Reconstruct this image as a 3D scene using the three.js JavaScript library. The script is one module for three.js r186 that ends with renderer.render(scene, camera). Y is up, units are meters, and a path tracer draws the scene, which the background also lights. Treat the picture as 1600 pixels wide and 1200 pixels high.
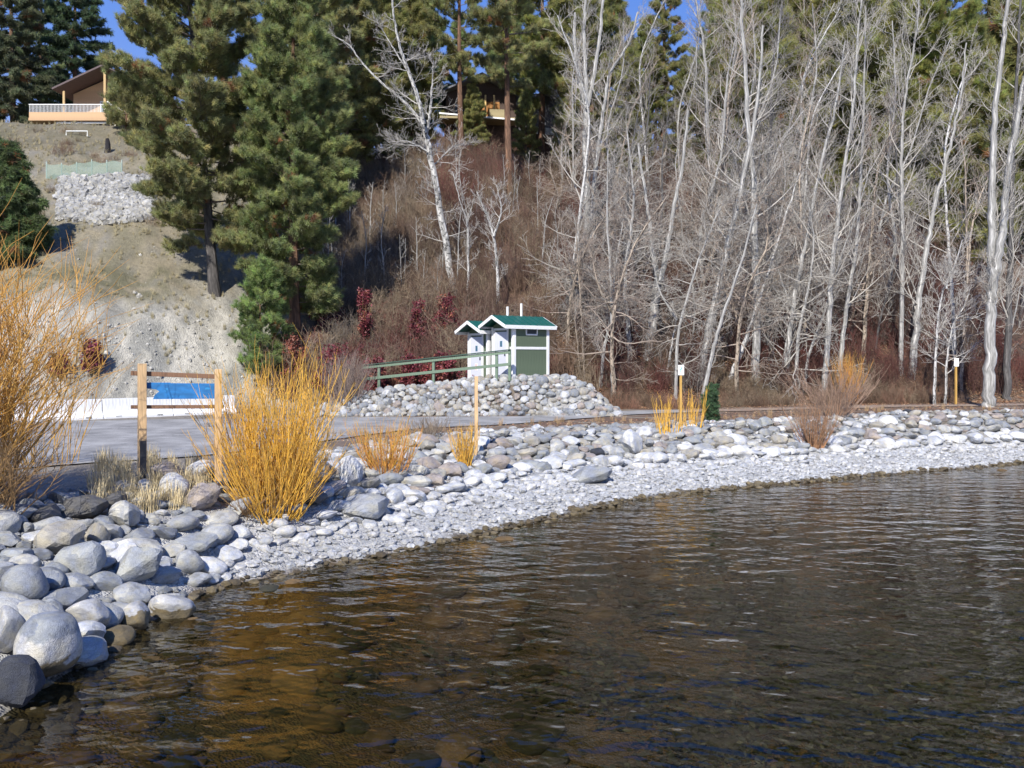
import * as THREE from 'three';
import { RoundedBoxGeometry } from 'three/addons/geometries/RoundedBoxGeometry.js';
import { mergeGeometries, mergeVertices, toCreasedNormals } from 'three/addons/utils/BufferGeometryUtils.js';

// ---------------------------------------------------------------- camera, sky, sun, exposure
const F = 1448, HORIZON = 560, EYE = 4;                 // focal length in photo pixels, horizon row, eye height above the lake
const scene = new THREE.Scene();
const camera = new THREE.PerspectiveCamera(2 * Math.atan(600 / F) * 180 / Math.PI, 4 / 3, 0.1, 3000);
camera.position.set(0, EYE, 0);
camera.lookAt(0, EYE, -10);
camera.setViewOffset(1600, 1200, 0, 40, 1600, 1200);

const SUN = new THREE.Vector3(-0.24, 0.80, 0.93).normalize();
{ // clear early spring sky: deep blue, paler towards the horizon
  const W = 256, H = 128, data = new Float32Array(W * H * 4);
  for (let r = 0; r < H; r++) for (let c = 0; c < W; c++) {
    const up = Math.sin(((r + 0.5) / H - 0.5) * Math.PI), t = Math.pow(1 - Math.max(0, up), 6), i = (r * W + c) * 4;
    data[i] = 0.045 + 0.62 * t; data[i + 1] = 0.150 + 0.62 * t; data[i + 2] = 0.50 + 0.45 * t; data[i + 3] = 1;
  }
  const sky = new THREE.DataTexture(data, W, H, THREE.RGBAFormat, THREE.FloatType);
  sky.mapping = THREE.EquirectangularReflectionMapping; sky.magFilter = THREE.LinearFilter; sky.needsUpdate = true;
  scene.background = sky; scene.environment = sky;
  scene.backgroundIntensity = 1.05; scene.environmentIntensity = 1.05;
}
const sun = new THREE.DirectionalLight(new THREE.Color(1, 0.955, 0.88), 5);
sun.position.copy(SUN).multiplyScalar(120).add(new THREE.Vector3(0, 0, -45));
sun.target.position.set(0, 0, -45);
sun.castShadow = true; sun.shadow.mapSize.set(4096, 4096);
Object.assign(sun.shadow.camera, { left: -80, right: 80, top: 80, bottom: -80, near: 1, far: 300 });
scene.add(sun, sun.target);
const renderer = new THREE.WebGLRenderer({ antialias: true });
renderer.toneMapping = THREE.LinearToneMapping;
renderer.toneMappingExposure = 1.5;
renderer.shadowMap.enabled = true;

// ---------------------------------------------------------------- helpers
function mulberry(a) { return () => { a |= 0; a = a + 0x6D2B79F5 | 0; let t = Math.imul(a ^ a >>> 15, 1 | a); t = t + Math.imul(t ^ t >>> 7, 61 | t) ^ t; return ((t ^ t >>> 14) >>> 0) / 4294967296; }; }
let R = mulberry(7);
const rr = (a, b) => a + (b - a) * R();
const clamp = THREE.MathUtils.clamp, lerp = THREE.MathUtils.lerp;
const sstep = (a, b, x) => { const t = clamp((x - a) / (b - a), 0, 1); return t * t * (3 - 2 * t); };
const V = (x, y, z) => new THREE.Vector3(x, y, z);
const C = (r, g, b) => new THREE.Color().setRGB(r, g, b);
const hash = (x, y, s) => { let h = Math.imul(x, 374761393) + Math.imul(y, 668265263) + Math.imul(s, 1274126177) | 0; h = Math.imul(h ^ h >>> 13, 1274126177); return ((h ^ h >>> 16) >>> 0) / 4294967296; };
function vnoise(x, y, s = 0, wrap = 0) {
  const ix = Math.floor(x), iy = Math.floor(y), fx = x - ix, fy = y - iy, u = fx * fx * (3 - 2 * fx), v = fy * fy * (3 - 2 * fy);
  const w = (a) => wrap ? ((a % wrap) + wrap) % wrap : a;
  const a = hash(w(ix), w(iy), s), b = hash(w(ix + 1), w(iy), s), c = hash(w(ix), w(iy + 1), s), d = hash(w(ix + 1), w(iy + 1), s);
  return a + (b - a) * u + (c - a) * v + (a - b - c + d) * u * v;
}
function fbm(x, y, oct = 4, s = 0, wrap = 0) { let a = 0.5, t = 0, n = 0; for (let i = 0; i < oct; i++) { t += a * vnoise(x, y, s + i * 17, wrap); n += a; a *= 0.5; x *= 2; y *= 2; wrap *= 2; } return t / n; }
const used = {};
const numbered = (n) => { const k = used[n] = (used[n] ?? -1) + 1; return k ? `${n}_${String(k).padStart(3, '0')}` : n; };
function tag(o, label, category, group, kind) { if (label) o.userData.label = label; if (category) o.userData.category = category; if (group) o.userData.group = group; if (kind) o.userData.kind = kind; return o; }
function top(o, name) { o.name = numbered(name); scene.add(o); return o; }
function thing(name, label, category, pos, turn = 0, group) { const g = top(new THREE.Group(), name); if (pos) g.position.copy(pos); g.rotation.y = turn; return tag(g, label, category, group); }
function part(parent, name, geo, mat, label) { const m = new THREE.Mesh(geo, mat); m.name = name; m.castShadow = m.receiveShadow = true; if (label) m.userData.label = label; parent.add(m); return m; }
function structure(name, geo, mat) { const m = top(new THREE.Mesh(geo, mat), name); m.castShadow = m.receiveShadow = true; m.userData.kind = 'structure'; return m; }
const px3 = (px, py, d) => V((px - 800) / F * d, EYE + (HORIZON - py) / F * d, -d);
function catmull(pts, n) { return new THREE.CatmullRomCurve3(pts, false, 'centripetal').getPoints(n); }

class MB {  // collects tubes and blades into one geometry
  constructor() { this.p = []; this.n = []; this.u = []; this.i = []; this.c = null; this.nv = 0; }
  tube(pts, radii, sides, vScale = 1) {
    const P = this.p, N = this.n, U = this.u, I = this.i, base = this.nv, m = pts.length;
    let ax = 0, ay = 0, az = 1, len = 0;
    for (let k = 0; k < m; k++) {
      const a = pts[Math.max(0, k - 1)], b = pts[Math.min(m - 1, k + 1)];
      let tx = b.x - a.x, ty = b.y - a.y, tz = b.z - a.z; const tl = Math.hypot(tx, ty, tz) || 1; tx /= tl; ty /= tl; tz /= tl;
      if (k === 0 && Math.abs(tz) > 0.9) { ax = 1; az = 0; }
      let d = ax * tx + ay * ty + az * tz; ax -= d * tx; ay -= d * ty; az -= d * tz; const al = Math.hypot(ax, ay, az) || 1; ax /= al; ay /= al; az /= al;
      const bx = ty * az - tz * ay, by = tz * ax - tx * az, bz = tx * ay - ty * ax, r = radii[k];
      if (k) len += pts[k].distanceTo(pts[k - 1]);
      for (let s = 0; s <= sides; s++) {
        const g = s / sides * Math.PI * 2, cs = Math.cos(g), sn = Math.sin(g), nx = ax * cs + bx * sn, ny = ay * cs + by * sn, nz = az * cs + bz * sn;
        P.push(pts[k].x + nx * r, pts[k].y + ny * r, pts[k].z + nz * r); N.push(nx, ny, nz); U.push(s / sides, len * vScale);
      }
    }
    const w = sides + 1;
    for (let k = 0; k < m - 1; k++) for (let s = 0; s < sides; s++) { const a = base + k * w + s; I.push(a, a + 1, a + w, a + 1, a + w + 1, a + w); }
    this.nv += m * w; return this;
  }
  tri(a, b, c) {
    const n = b.clone().sub(a).cross(c.clone().sub(a)).normalize();
    for (const q of [a, b, c]) { this.p.push(q.x, q.y, q.z); this.n.push(n.x, n.y, n.z); this.u.push(0, 0); }
    this.i.push(this.nv, this.nv + 1, this.nv + 2); this.nv += 3; return this;
  }
  geo() {
    const g = new THREE.BufferGeometry();
    g.setAttribute('position', new THREE.BufferAttribute(new Float32Array(this.p), 3)); g.setAttribute('normal', new THREE.BufferAttribute(new Float32Array(this.n), 3));
    g.setAttribute('uv', new THREE.BufferAttribute(new Float32Array(this.u), 2)); g.setIndex(new THREE.BufferAttribute(new Uint32Array(this.i), 1)); return g;
  }
}
function box(w, h, d, x = 0, y = 0, z = 0, r = 0.012) { const g = new RoundedBoxGeometry(w, h, d, 1, Math.min(r, w / 3, h / 3, d / 3)); g.translate(x, y, z); return g; }
function boxUV(g, s = 1) {  // metres, by the axis that each triangle faces most; keeps the smooth normals
  g = g.index ? g.toNonIndexed() : g; const p = g.attributes.position, uv = new Float32Array(p.count * 2), a = V(), b = V(), c = V();
  for (let t = 0; t < p.count; t += 3) {
    a.fromBufferAttribute(p, t); b.fromBufferAttribute(p, t + 1); c.fromBufferAttribute(p, t + 2); const n = b.clone().sub(a).cross(c.clone().sub(a));
    const ax = Math.abs(n.x), ay = Math.abs(n.y), az = Math.abs(n.z);
    [a, b, c].forEach((q, k) => { const o = (t + k) * 2; if (ax >= ay && ax >= az) { uv[o] = q.z * s; uv[o + 1] = q.y * s; } else if (ay >= az) { uv[o] = q.x * s; uv[o + 1] = q.z * s; } else { uv[o] = q.x * s; uv[o + 1] = q.y * s; } });
  }
  g.setAttribute('uv', new THREE.BufferAttribute(uv, 2)); return g;
}
function tex(n, f, srgb = true) {  // f(u, v) in 0..1 -> grey or [r, g, b] in 0..1 (sRGB when srgb)
  const data = new Uint8Array(n * n * 4);
  for (let y = 0; y < n; y++) for (let x = 0; x < n; x++) { const c = f(x / n, y / n), i = (y * n + x) * 4; for (let k = 0; k < 3; k++) data[i + k] = clamp(Math.round((c.length ? c[k] : c) * 255), 0, 255); data[i + 3] = 255; }
  const t = new THREE.DataTexture(data, n, n); t.wrapS = t.wrapT = THREE.RepeatWrapping; t.magFilter = THREE.LinearFilter; t.minFilter = THREE.LinearMipmapLinearFilter; t.generateMipmaps = true;
  if (srgb) t.colorSpace = THREE.SRGBColorSpace; t.needsUpdate = true; return t;
}
const rep = (t, a, b = a) => { const c = t.clone(); c.repeat.set(a, b); c.needsUpdate = true; return c; };
const std = (o) => new THREE.MeshStandardMaterial({ roughness: 0.9, ...o });

// ---------------------------------------------------------------- shared textures
const T_grit = tex(512, (u, v) => 0.66 + 0.34 * (0.55 * fbm(u * 16, v * 16, 5, 3, 16) + 0.45 * vnoise(u * 128, v * 128, 9, 128)));
const T_gritBump = tex(512, (u, v) => 0.6 * fbm(u * 12, v * 12, 5, 31, 12) + 0.4 * vnoise(u * 96, v * 96, 8, 96), false);
const T_stone = tex(512, (u, v) => {
  const big = fbm(u * 4, v * 4, 5, 41, 4), sp = vnoise(u * 128, v * 128, 44, 128), vein = Math.abs(fbm(u * 5 + 2, v * 5, 4, 47, 5) - 0.5) < 0.016 ? -0.05 : 0;
  const g = 0.84 + 0.44 * (big - 0.5) + 0.16 * (sp - 0.5) + vein; const warm = (fbm(u * 6, v * 6, 3, 52, 6) - 0.5) * 0.14; return [g + warm * 0.6, g + warm * 0.2, g - warm];
});
const T_bark = tex(256, (u, v) => {
  const blotch = fbm(u * 6, v * 3, 4, 61, 3) , band = fbm(u * 3, v * 24, 3, 66, 24), dark = 0.30 * sstep(0.60, 0.66, band * 0.75 + 0.25 * vnoise(u * 9, v * 30, 68, 30)) + 0.24 * sstep(0.45, 0.38, blotch);
  return 0.93 - dark + 0.22 * (fbm(u * 24, v * 24, 3, 70, 24) - 0.5);
});
const T_roughBark = tex(256, (u, v) => 0.55 + 0.45 * Math.abs(2 * fbm(u * 12, v * 3, 4, 75, 3) - 1) * 1.6);
const T_wood = tex(256, (u, v) => { const g = fbm(u * 20, v * 2, 4, 81, 2), k = vnoise(u * 60, v * 3, 83, 3), s = 0.86 + 0.26 * (g - 0.5) + 0.12 * (k - 0.5); return [s, s * 0.985, s * 0.95]; });
const T_asphalt = tex(512, (u, v) => { const a = vnoise(u * 170, v * 170, 91, 170), b = fbm(u * 5, v * 5, 4, 92, 5), crack = Math.abs(fbm(u * 3, v * 3, 4, 95, 3) - 0.52) < 0.0045 ? -0.2 : 0; return 0.82 + 0.16 * (a - 0.5) + 0.34 * (b - 0.5) + crack; });
const T_white = tex(256, (u, v) => { const st = fbm(u * 14, v * 3, 4, 101, 2), b = fbm(u * 6, v * 6, 4, 104, 6); return 0.93 - (st > 0.68 ? 0.12 * (st - 0.68) * 5 : 0) + 0.08 * (b - 0.5); });

// ---------------------------------------------------------------- the lie of the land: x to the side, d metres ahead
const SHORE = [[-7, -40], [-6.6, 4], [-5.75, 9.5], [-5.6, 12], [-5.55, 13.8], [-5.4, 15.2], [-5.1, 16.2], [-4.6, 16.8], [-3.66, 17.7], [-2.6, 18.8], [-1.39, 20.1], [0, 21.9], [1.65, 23.8], [3.64, 26.3], [5.77, 27.8], [8, 29], [10.5, 30.5], [13.3, 32], [16.2, 33.5], [19.6, 35.5], [30, 40.5], [60, 56], [300, 150]];
const TOPLINE = [[-13, -40], [-12, 6], [-10.3, 12.5], [-9.2, 15.5], [-8.3, 17.6], [-7.2, 19.6], [-6.0, 21.3], [-4.7, 26.5], [-3.1, 30], [0, 33], [4.9, 35.5], [10.3, 37.3], [16.6, 40], [22.4, 40.8], [30, 44], [60, 60], [300, 156]];
function sdPoly(L, x, d) {
  let best = 1e9, sign = 1;
  for (let i = 0; i < L.length - 1; i++) {
    const ax = L[i][0], ad = L[i][1], ex = L[i + 1][0] - ax, ed = L[i + 1][1] - ad, t = clamp(((x - ax) * ex + (d - ad) * ed) / (ex * ex + ed * ed), 0, 1);
    const qx = x - ax - ex * t, qd = d - ad - ed * t, q = qx * qx + qd * qd;
    if (q < best - 1e-9) { best = q; sign = ex * (d - ad) - ed * (x - ax) >= 0 ? 1 : -1; }
  }
  return sign * Math.sqrt(best);
}
function along(L, x) { for (let i = 0; i < L.length - 1; i++) if (x < L[i + 1][0]) { const t = clamp((x - L[i][0]) / (L[i + 1][0] - L[i][0]), 0, 1); return lerp(L[i][1], L[i + 1][1], t); } return L[L.length - 1][1]; }
const FOOT = [[-200, 30], [-60, 36], [-40, 37], [-22, 38.6], [-17.4, 41.6], [-12.8, 45], [-8, 45.2], [0, 45], [6, 46.8], [15, 47.6], [25, 49], [60, 66], [300, 170]];
const BERM_X = [[-9.2, 0], [-6.8, 0.85], [-3, 1.35], [-0.8, 1.60], [2.5, 1.58], [3.5, 1.2], [4.3, 0.25], [4.9, 0]];
const topElev = (x) => 1.5 + 0.2 * sstep(6, 20, x);
function zones(x, d) { const s = sdPoly(SHORE, x, d); if (s < 0) return { s, t: -1 }; const q = sdPoly(TOPLINE, x, d); return { s, q, t: q >= 0 ? 2 : s / (s - q) }; }
function bermAt(x, d) { const h = along(BERM_X, x); if (h <= 0 || x < -9.2 || x > 4.9) return 0; return h * sstep(-0.15, 1, (d - 39.9) / 1.75) * (1 - sstep(46, 51, d)); }
function ground(x, d) {
  const z = zones(x, d);
  if (z.s < 0) { const s = -z.s; return -Math.min(2.6, 0.03 + 0.17 * s + 0.02 * s * sstep(0, 8, s)) + 0.10 * (fbm(x * 0.9, d * 0.9, 3, 5) - 0.5) * sstep(0, 2, s); }
  const e = topElev(x);
  if (z.t < 1) { const t = z.t, steep = sstep(-4.9, -6.3, x), a = t < 0.42 ? t / 0.42 * 0.3 : 0.3 + 0.7 * sstep(-0.2, 1, (t - 0.42) / 0.58) ; return e * lerp(a, Math.pow(t, 0.8), steep) + 0.05 * (fbm(x * 2, d * 2, 3, 6) - 0.5) * (1 - t); }
  const u = d - along(FOOT, x); let h = 0;
  if (u > 0) {
    const left = 1 - sstep(-11, -4, x + 0.2 * Math.max(0, d - 48)), hl = u < 5 ? 0.78 * u : 3.9 + 0.52 * (u - 5), hm = 0.54 * u * sstep(-4, 5, u);
    const crest = lerp(41, 40, left); h = lerp(hm, hl, left);
    if (u > crest) { const hc = lerp(0.54 * crest, 3.9 + 0.52 * (crest - 5), left); h = hc + lerp(0.14, 0.02, left) * Math.min(u - crest, 60) + 0.10 * Math.max(0, Math.min(u - crest - 60, 200)) * (1 - left * 0.5); }
    h += (fbm(x * 0.16, d * 0.16, 4, 11) - 0.5) * 1.6 * sstep(0, 8, u) * (1 - 0.8 * sstep(crest - 4, crest, u) * left) + (fbm(x * 0.7, d * 0.7, 3, 13) - 0.5) * 0.5 * sstep(0, 3, u);
  }
  return Math.max(e + h, e + bermAt(x, d)) + 0.03 * (fbm(x, d, 3, 15) - 0.5);
}
const onGround = (x, d, up = 0) => V(x, ground(x, d) + up, -d);
function hit(px, py, from = 7) {  // where the ray of a photo pixel meets the ground
  const sx = (px - 800) / F, sy = (HORIZON - py) / F; let a = from, st = 0.1;
  for (let d = from; d < 220; d += st) { st = d > 60 ? 0.3 : 0.1; if (EYE + sy * d <= ground(sx * d, d)) { let lo = a, hi = d; for (let k = 0; k < 14; k++) { const m = (lo + hi) / 2; if (EYE + sy * m <= ground(sx * m, m)) hi = m; else lo = m; } return onGround(sx * hi, hi); } a = d; }
  return onGround(sx * 90, 90);
}
{
  const xs = [], ds = [];
  for (let x = -400; x < -48; x += x < -120 ? 40 : 6) xs.push(x);
  for (let x = -48; x <= 46; x += 0.4) xs.push(x);
  for (let x = 50; x <= 420; x += x < 120 ? 6 : 40) xs.push(x);
  for (let d = -40; d < 6; d += 4) ds.push(d);
  for (let d = 6; d < 50; d += 0.3) ds.push(d);
  for (let d = 50; d < 100; d += 0.8) ds.push(d);
  for (let d = 100; d < 900; d += d < 200 ? 8 : 60) ds.push(d);
  const nx = xs.length, nd = ds.length, P = new Float32Array(nx * nd * 3), U = new Float32Array(nx * nd * 2), K = new Float32Array(nx * nd * 3), I = [];
  const mixc = (c, k, t) => { t = clamp(t, 0, 1); for (let j = 0; j < 3; j++) c[j] += (k[j] - c[j]) * t; };
  for (let j = 0; j < nd; j++) for (let i = 0; i < nx; i++) {
    const x = xs[i], d = ds[j], o = j * nx + i, y = ground(x, d), z = zones(x, d), u = d - along(FOOT, x);
    P.set([x, y, -d], o * 3); U.set([x / 2.3, d / 2.3], o * 2);
    const n1 = fbm(x * 0.35, d * 0.35, 4, 201), n2 = fbm(x * 1.3, d * 1.3, 4, 207), n3 = fbm(x * 0.12, d * 0.12, 3, 211);
    let c = [0.2, 0.14, 0.09];
    if (z.s < 0) { c = [0.185, 0.108, 0.036]; mixc(c, [0.085, 0.065, 0.032], (n2 - 0.48) * 12); }
    else if (z.t < 1) { c = [0.60, 0.595, 0.58]; mixc(c, [0.24, 0.21, 0.17], sstep(0.5, 0.75, z.t + 0.3 * (n2 - 0.5))); if (y < 0.05 + 0.06 * (n2 - 0.5)) c = [0.12, 0.088, 0.048]; }
    else {
      c = [0.25, 0.155, 0.10]; mixc(c, [0.34, 0.29, 0.22], (n2 - 0.5) * 5);                       // litter and grit by the path
      mixc(c, [0.36, 0.33, 0.28], sstep(-3, -8, x) * 0.8);
      if (u > 0) {
        const left = 1 - sstep(-12, -8.5, x + 4 * (n1 - 0.5) + 0.30 * Math.max(0, u - 2));
        const f = [0.13, 0.08, 0.052]; mixc(f, [0.27, 0.155, 0.088], (n1 - 0.5) * 5); mixc(f, [0.07, 0.05, 0.035], (n2 - 0.55) * 5);
        const g = [0.285, 0.255, 0.165]; mixc(g, [0.31, 0.285, 0.235], (n2 - 0.45) * 5); mixc(g, [0.20, 0.185, 0.105], (n1 - 0.55) * 5);
        const pale = sstep(9.5, 5.5, u + 6 * (n1 - 0.5)) ; mixc(g, [0.66, 0.62, 0.53], pale * (0.75 + 0.25 * n2)); mixc(g, [0.36, 0.35, 0.31], sstep(0.52, 0.58, fbm(x * 2.2 + d * 0.2, d * 0.35, 4, 222)) * pale); mixc(g, [0.36, 0.31, 0.21], sstep(0.55, 0.6, fbm(x * 1.1, d * 2.4, 3, 226)) * (1 - pale));
        mixc(g, [0.19, 0.165, 0.105], sstep(30, 36, u) * 0.5);
        mixc(c, f, sstep(-1, 2.5, u)); mixc(c, g, left * sstep(-0.5, 0.8, u));
      }
      if (bermAt(x, d) > 0.05 && u < 0.5) mixc(c, [0.22, 0.18, 0.14], 1);
    }
    const k = 0.9 + 0.35 * (n2 - 0.5); K.set([c[0] * k, c[1] * k, c[2] * k], o * 3);
    if (i < nx - 1 && j < nd - 1) I.push(o, o + 1, o + nx, o + 1, o + nx + 1, o + nx);
  }
  const g = new THREE.BufferGeometry(); g.setAttribute('position', new THREE.BufferAttribute(P, 3)); g.setAttribute('uv', new THREE.BufferAttribute(U, 2)); g.setAttribute('color', new THREE.BufferAttribute(K, 3)); g.setIndex(I); g.computeVertexNormals();
  structure('ground', g, std({ vertexColors: true, map: T_grit, bumpMap: T_gritBump, bumpScale: 0.10, roughness: 1 }));
}
// a sheet of ground cover between two lines, draped a little above the ground
function drape(name, near, far, lift, mat, nu, nv) {
  const a = catmull(near.map(([x, d]) => V(x, 0, d)), nu), b = catmull(far.map(([x, d]) => V(x, 0, d)), nu), P = [], U = [], I = [];
  for (let i = 0; i <= nu; i++) for (let j = 0; j <= nv; j++) { const q = a[i].clone().lerp(b[i], j / nv); P.push(q.x, ground(q.x, q.z) + lift, -q.z); U.push(q.x / 3, q.z / 3); if (i < nu && j < nv) { const o = i * (nv + 1) + j; I.push(o, o + nv + 1, o + 1, o + 1, o + nv + 1, o + nv + 2); } }
  const g = new THREE.BufferGeometry(); g.setAttribute('position', new THREE.Float32BufferAttribute(P, 3)); g.setAttribute('uv', new THREE.Float32BufferAttribute(U, 2)); g.setIndex(I); g.computeVertexNormals();
  return structure(name, g, mat);
}
const M_asphalt = std({ color: C(0.37, 0.36, 0.345), map: T_asphalt, bumpMap: T_gritBump, bumpScale: 0.006, roughness: 0.92 });
drape('asphalt_road', [[-34, 20], [-12.4, 20.2], [-9.6, 22.3], [-8.1, 23.4], [-6.3, 26.3], [-4.8, 29.8], [-3.2, 32.9]], [[-44, 28], [-23, 34.2], [-18.5, 36], [-15, 37.2], [-9, 38.6], [-6.4, 38.9], [-2, 39.3]], 0.035, M_asphalt, 70, 26);
drape('asphalt_path', [[-3.2, 32.9], [0, 35], [3, 38.3], [6, 41.3], [8, 42.3]], [[-2, 39.3], [0.5, 39.6], [3.4, 42.6], [6, 44.0], [8, 44.4]], 0.034, M_asphalt, 40, 10);
drape('gravel_path', [[8, 42.3], [10, 42.7], [17, 43.3], [25, 45], [40, 52]], [[8, 44.4], [10, 44.6], [17, 45.0], [25, 46.6], [40, 54]], 0.03, std({ color: C(0.36, 0.27, 0.2), map: T_grit, bumpMap: T_gritBump, bumpScale: 0.02 }), 50, 8);

// ---------------------------------------------------------------- the lake
{
  const N = 1024, h = new Float32Array(N * N), R0 = R; R = mulberry(99);
  const waves = []; const TILE = 13;
  for (let k = 0; k < 64; k++) { const wl = Math.exp(rr(Math.log(0.11), Math.log(1.1))), th = rr(-0.8, 0.8) + 0.1, kx = Math.round(Math.sin(th) * TILE / wl), ky = Math.round(Math.cos(th) * TILE / wl); if (ky) waves.push([kx, ky, 0.0075 * Math.pow(wl, 1.08), rr(0, 6.283)]); }
  for (const [kx, ky, a, ph] of waves) { for (let y = 0; y < N; y++) for (let x = 0; x < N; x++) { const s = Math.sin(6.283185 * (kx * x + ky * y) / N + ph); h[y * N + x] += a * (s - 0.25 * (1 - s * s)); } }
  for (let y = 0; y < N; y++) for (let x = 0; x < N; x++) h[y * N + x] *= 0.3 + 1.35 * fbm(x / N * 5, y / N * 5, 3, 611, 5);
  let lo = 1e9, hi = -1e9; for (const q of h) { lo = Math.min(lo, q); hi = Math.max(hi, q); }
  const data = new Uint8Array(N * N * 4), nrm = new Uint8Array(N * N * 4), cell = TILE / N;
  for (let y = 0; y < N; y++) for (let x = 0; x < N; x++) {
    const at = (a, b) => h[((b + N) % N) * N + (a + N) % N], gx = (at(x + 1, y) - at(x - 1, y)) / (2 * cell), gy = (at(x, y + 1) - at(x, y - 1)) / (2 * cell), l = 1 / Math.hypot(gx, gy, 1), i = (y * N + x) * 4;
    nrm[i] = Math.round((-gx * l * 0.5 + 0.5) * 255); nrm[i + 1] = Math.round((-gy * l * 0.5 + 0.5) * 255); nrm[i + 2] = Math.round((l * 0.5 + 0.5) * 255); nrm[i + 3] = 255;
  }
  const t = new THREE.DataTexture(nrm, N, N); t.wrapS = t.wrapT = THREE.RepeatWrapping; t.magFilter = THREE.LinearFilter; t.needsUpdate = true;
  R = R0;
  const g = new THREE.PlaneGeometry(700, 320, 700, 320); g.rotateX(-Math.PI / 2); g.translate(180, 0, 90);
  const p = g.attributes.position, uv = g.attributes.uv;
  for (let i = 0; i < p.count; i++) { const x = p.getX(i), z = p.getZ(i); uv.setXY(i, x / TILE, -z / TILE); p.setY(i, 0.012 * (vnoise(x * 0.5 + 50, z * 0.9 + 50, 3) - 0.5)); }
  g.computeVertexNormals();
  structure('lake_water', g, new THREE.MeshPhysicalMaterial({ color: C(0.50, 0.48, 0.37), roughness: 0.03, transmission: 1, thickness: 0, ior: 1.333, normalMap: t, specularIntensity: 0.85, normalScale: new THREE.Vector2(0.23, 0.23) }));
}

// ---------------------------------------------------------------- stones
const STONES = [];
for (let k = 0; k < 16; k++) {
  const q = mulberry(500 + k), g = mergeVertices(new THREE.IcosahedronGeometry(1, 3).deleteAttribute('uv').deleteAttribute('normal'), 1e-4), p = g.attributes.position, n = V(), planes = [];
  const round = k % 4 === 0;
  for (let j = 0; j < (round ? 7 : 13); j++) { const w = V(q() - 0.5, q() - 0.5, q() - 0.5).normalize(); planes.push([w, round ? 0.84 + 0.16 * q() : 0.56 + 0.4 * q()]); }
  for (let i = 0; i < p.count; i++) {
    n.fromBufferAttribute(p, i); let acc = 0; const S = round ? 10 : 34;
    for (const [w, dd] of planes) { const c = n.dot(w); if (c > 0.05) acc += Math.pow(c / dd, S); }
    let r = Math.min(1.05, acc > 0 ? Math.pow(acc + 0.35, -1 / S) : 1.05);
    r *= 1 + (round ? 0.07 : 0.12) * (fbm(n.x * 2.2 + 9 + k, n.y * 2.2 + n.z * 1.7 + 5, 4, 600 + k) - 0.5);
    p.setXYZ(i, n.x * r, n.y * r, n.z * r);
  }
  if (round) { g.computeVertexNormals(); STONES.push(boxUV(g, 0.5)); } else STONES.push(boxUV(toCreasedNormals(g, 0.42), 0.5));
}
const STONES_LOW = STONES.slice(0, 8).map((_, k) => {  // for pebbles: fewer faces
  const q = mulberry(700 + k), g = mergeVertices(new THREE.IcosahedronGeometry(1, 1).deleteAttribute('uv').deleteAttribute('normal'), 1e-4), p = g.attributes.position;
  for (let i = 0; i < p.count; i++) { const s = 0.66 + 0.5 * q(); p.setXYZ(i, p.getX(i) * s, p.getY(i) * s, p.getZ(i) * s); }
  return boxUV(toCreasedNormals(g, 0.5), 0.5);
});
const stoneMat = (r, g, b) => std({ color: C(r, g, b), map: T_stone, bumpMap: T_gritBump, bumpScale: 0.02, roughness: 0.93 });
const SM = {
  grey: [stoneMat(0.40, 0.415, 0.42), stoneMat(0.47, 0.475, 0.47), stoneMat(0.33, 0.345, 0.365), stoneMat(0.46, 0.43, 0.37), stoneMat(0.43, 0.37, 0.33), stoneMat(0.56, 0.55, 0.51)],
  pale: [stoneMat(0.76, 0.76, 0.755), stoneMat(0.70, 0.705, 0.71), stoneMat(0.78, 0.77, 0.75), stoneMat(0.62, 0.63, 0.64)],
  wet: [stoneMat(0.20, 0.155, 0.085), stoneMat(0.15, 0.115, 0.07), stoneMat(0.25, 0.20, 0.12)],
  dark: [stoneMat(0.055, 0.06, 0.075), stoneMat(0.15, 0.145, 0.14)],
};
const pick = (a) => a[Math.floor(R() * a.length) % a.length];
const angular = () => STONES[R() < 0.12 ? 4 * Math.floor(R() * 4) : 1 + Math.floor(R() * 3) + 4 * Math.floor(R() * 4)];
const placed = [];                                                   // x, d, radius of every stone laid so far
const cellOf = new Map(), CELL = 0.6;
function free(x, d, r, k) { const ci = Math.floor(x / CELL), cj = Math.floor(d / CELL); for (let a = -3; a <= 3; a++) for (let b = -3; b <= 3; b++) for (const q of cellOf.get((ci + a) * 4096 + cj + b) || []) if (Math.hypot(q[0] - x, q[1] - d) < (q[2] + r) * k) return false; return true; }
function take(x, d, r) { const key = Math.floor(x / CELL) * 4096 + Math.floor(d / CELL); if (!cellOf.has(key)) cellOf.set(key, []); cellOf.get(key).push([x, d, r]); placed.push([x, d, r]); }
const Q = new THREE.Quaternion(), E = new THREE.Euler();
function instanced(parent, name, geo, mat, list, label) {              // list of { m: Matrix4, c?: Color }
  const im = new THREE.InstancedMesh(geo, mat, list.length); im.castShadow = im.receiveShadow = true;
  list.forEach((e, i) => { im.setMatrixAt(i, e.m); if (e.c) im.setColorAt(i, e.c); });
  im.userData.kind = 'stuff'; if (label) im.userData.label = label;
  if (parent) { im.name = name; parent.add(im); } else top(im, name);
  return im;
}
const pose = (x, y, z, rx, ry, rz, sx, sy, sz) => new THREE.Matrix4().compose(V(x, y, z), new THREE.Quaternion().setFromEuler(new THREE.Euler(rx, ry, rz)), V(sx, sy, sz));

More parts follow.
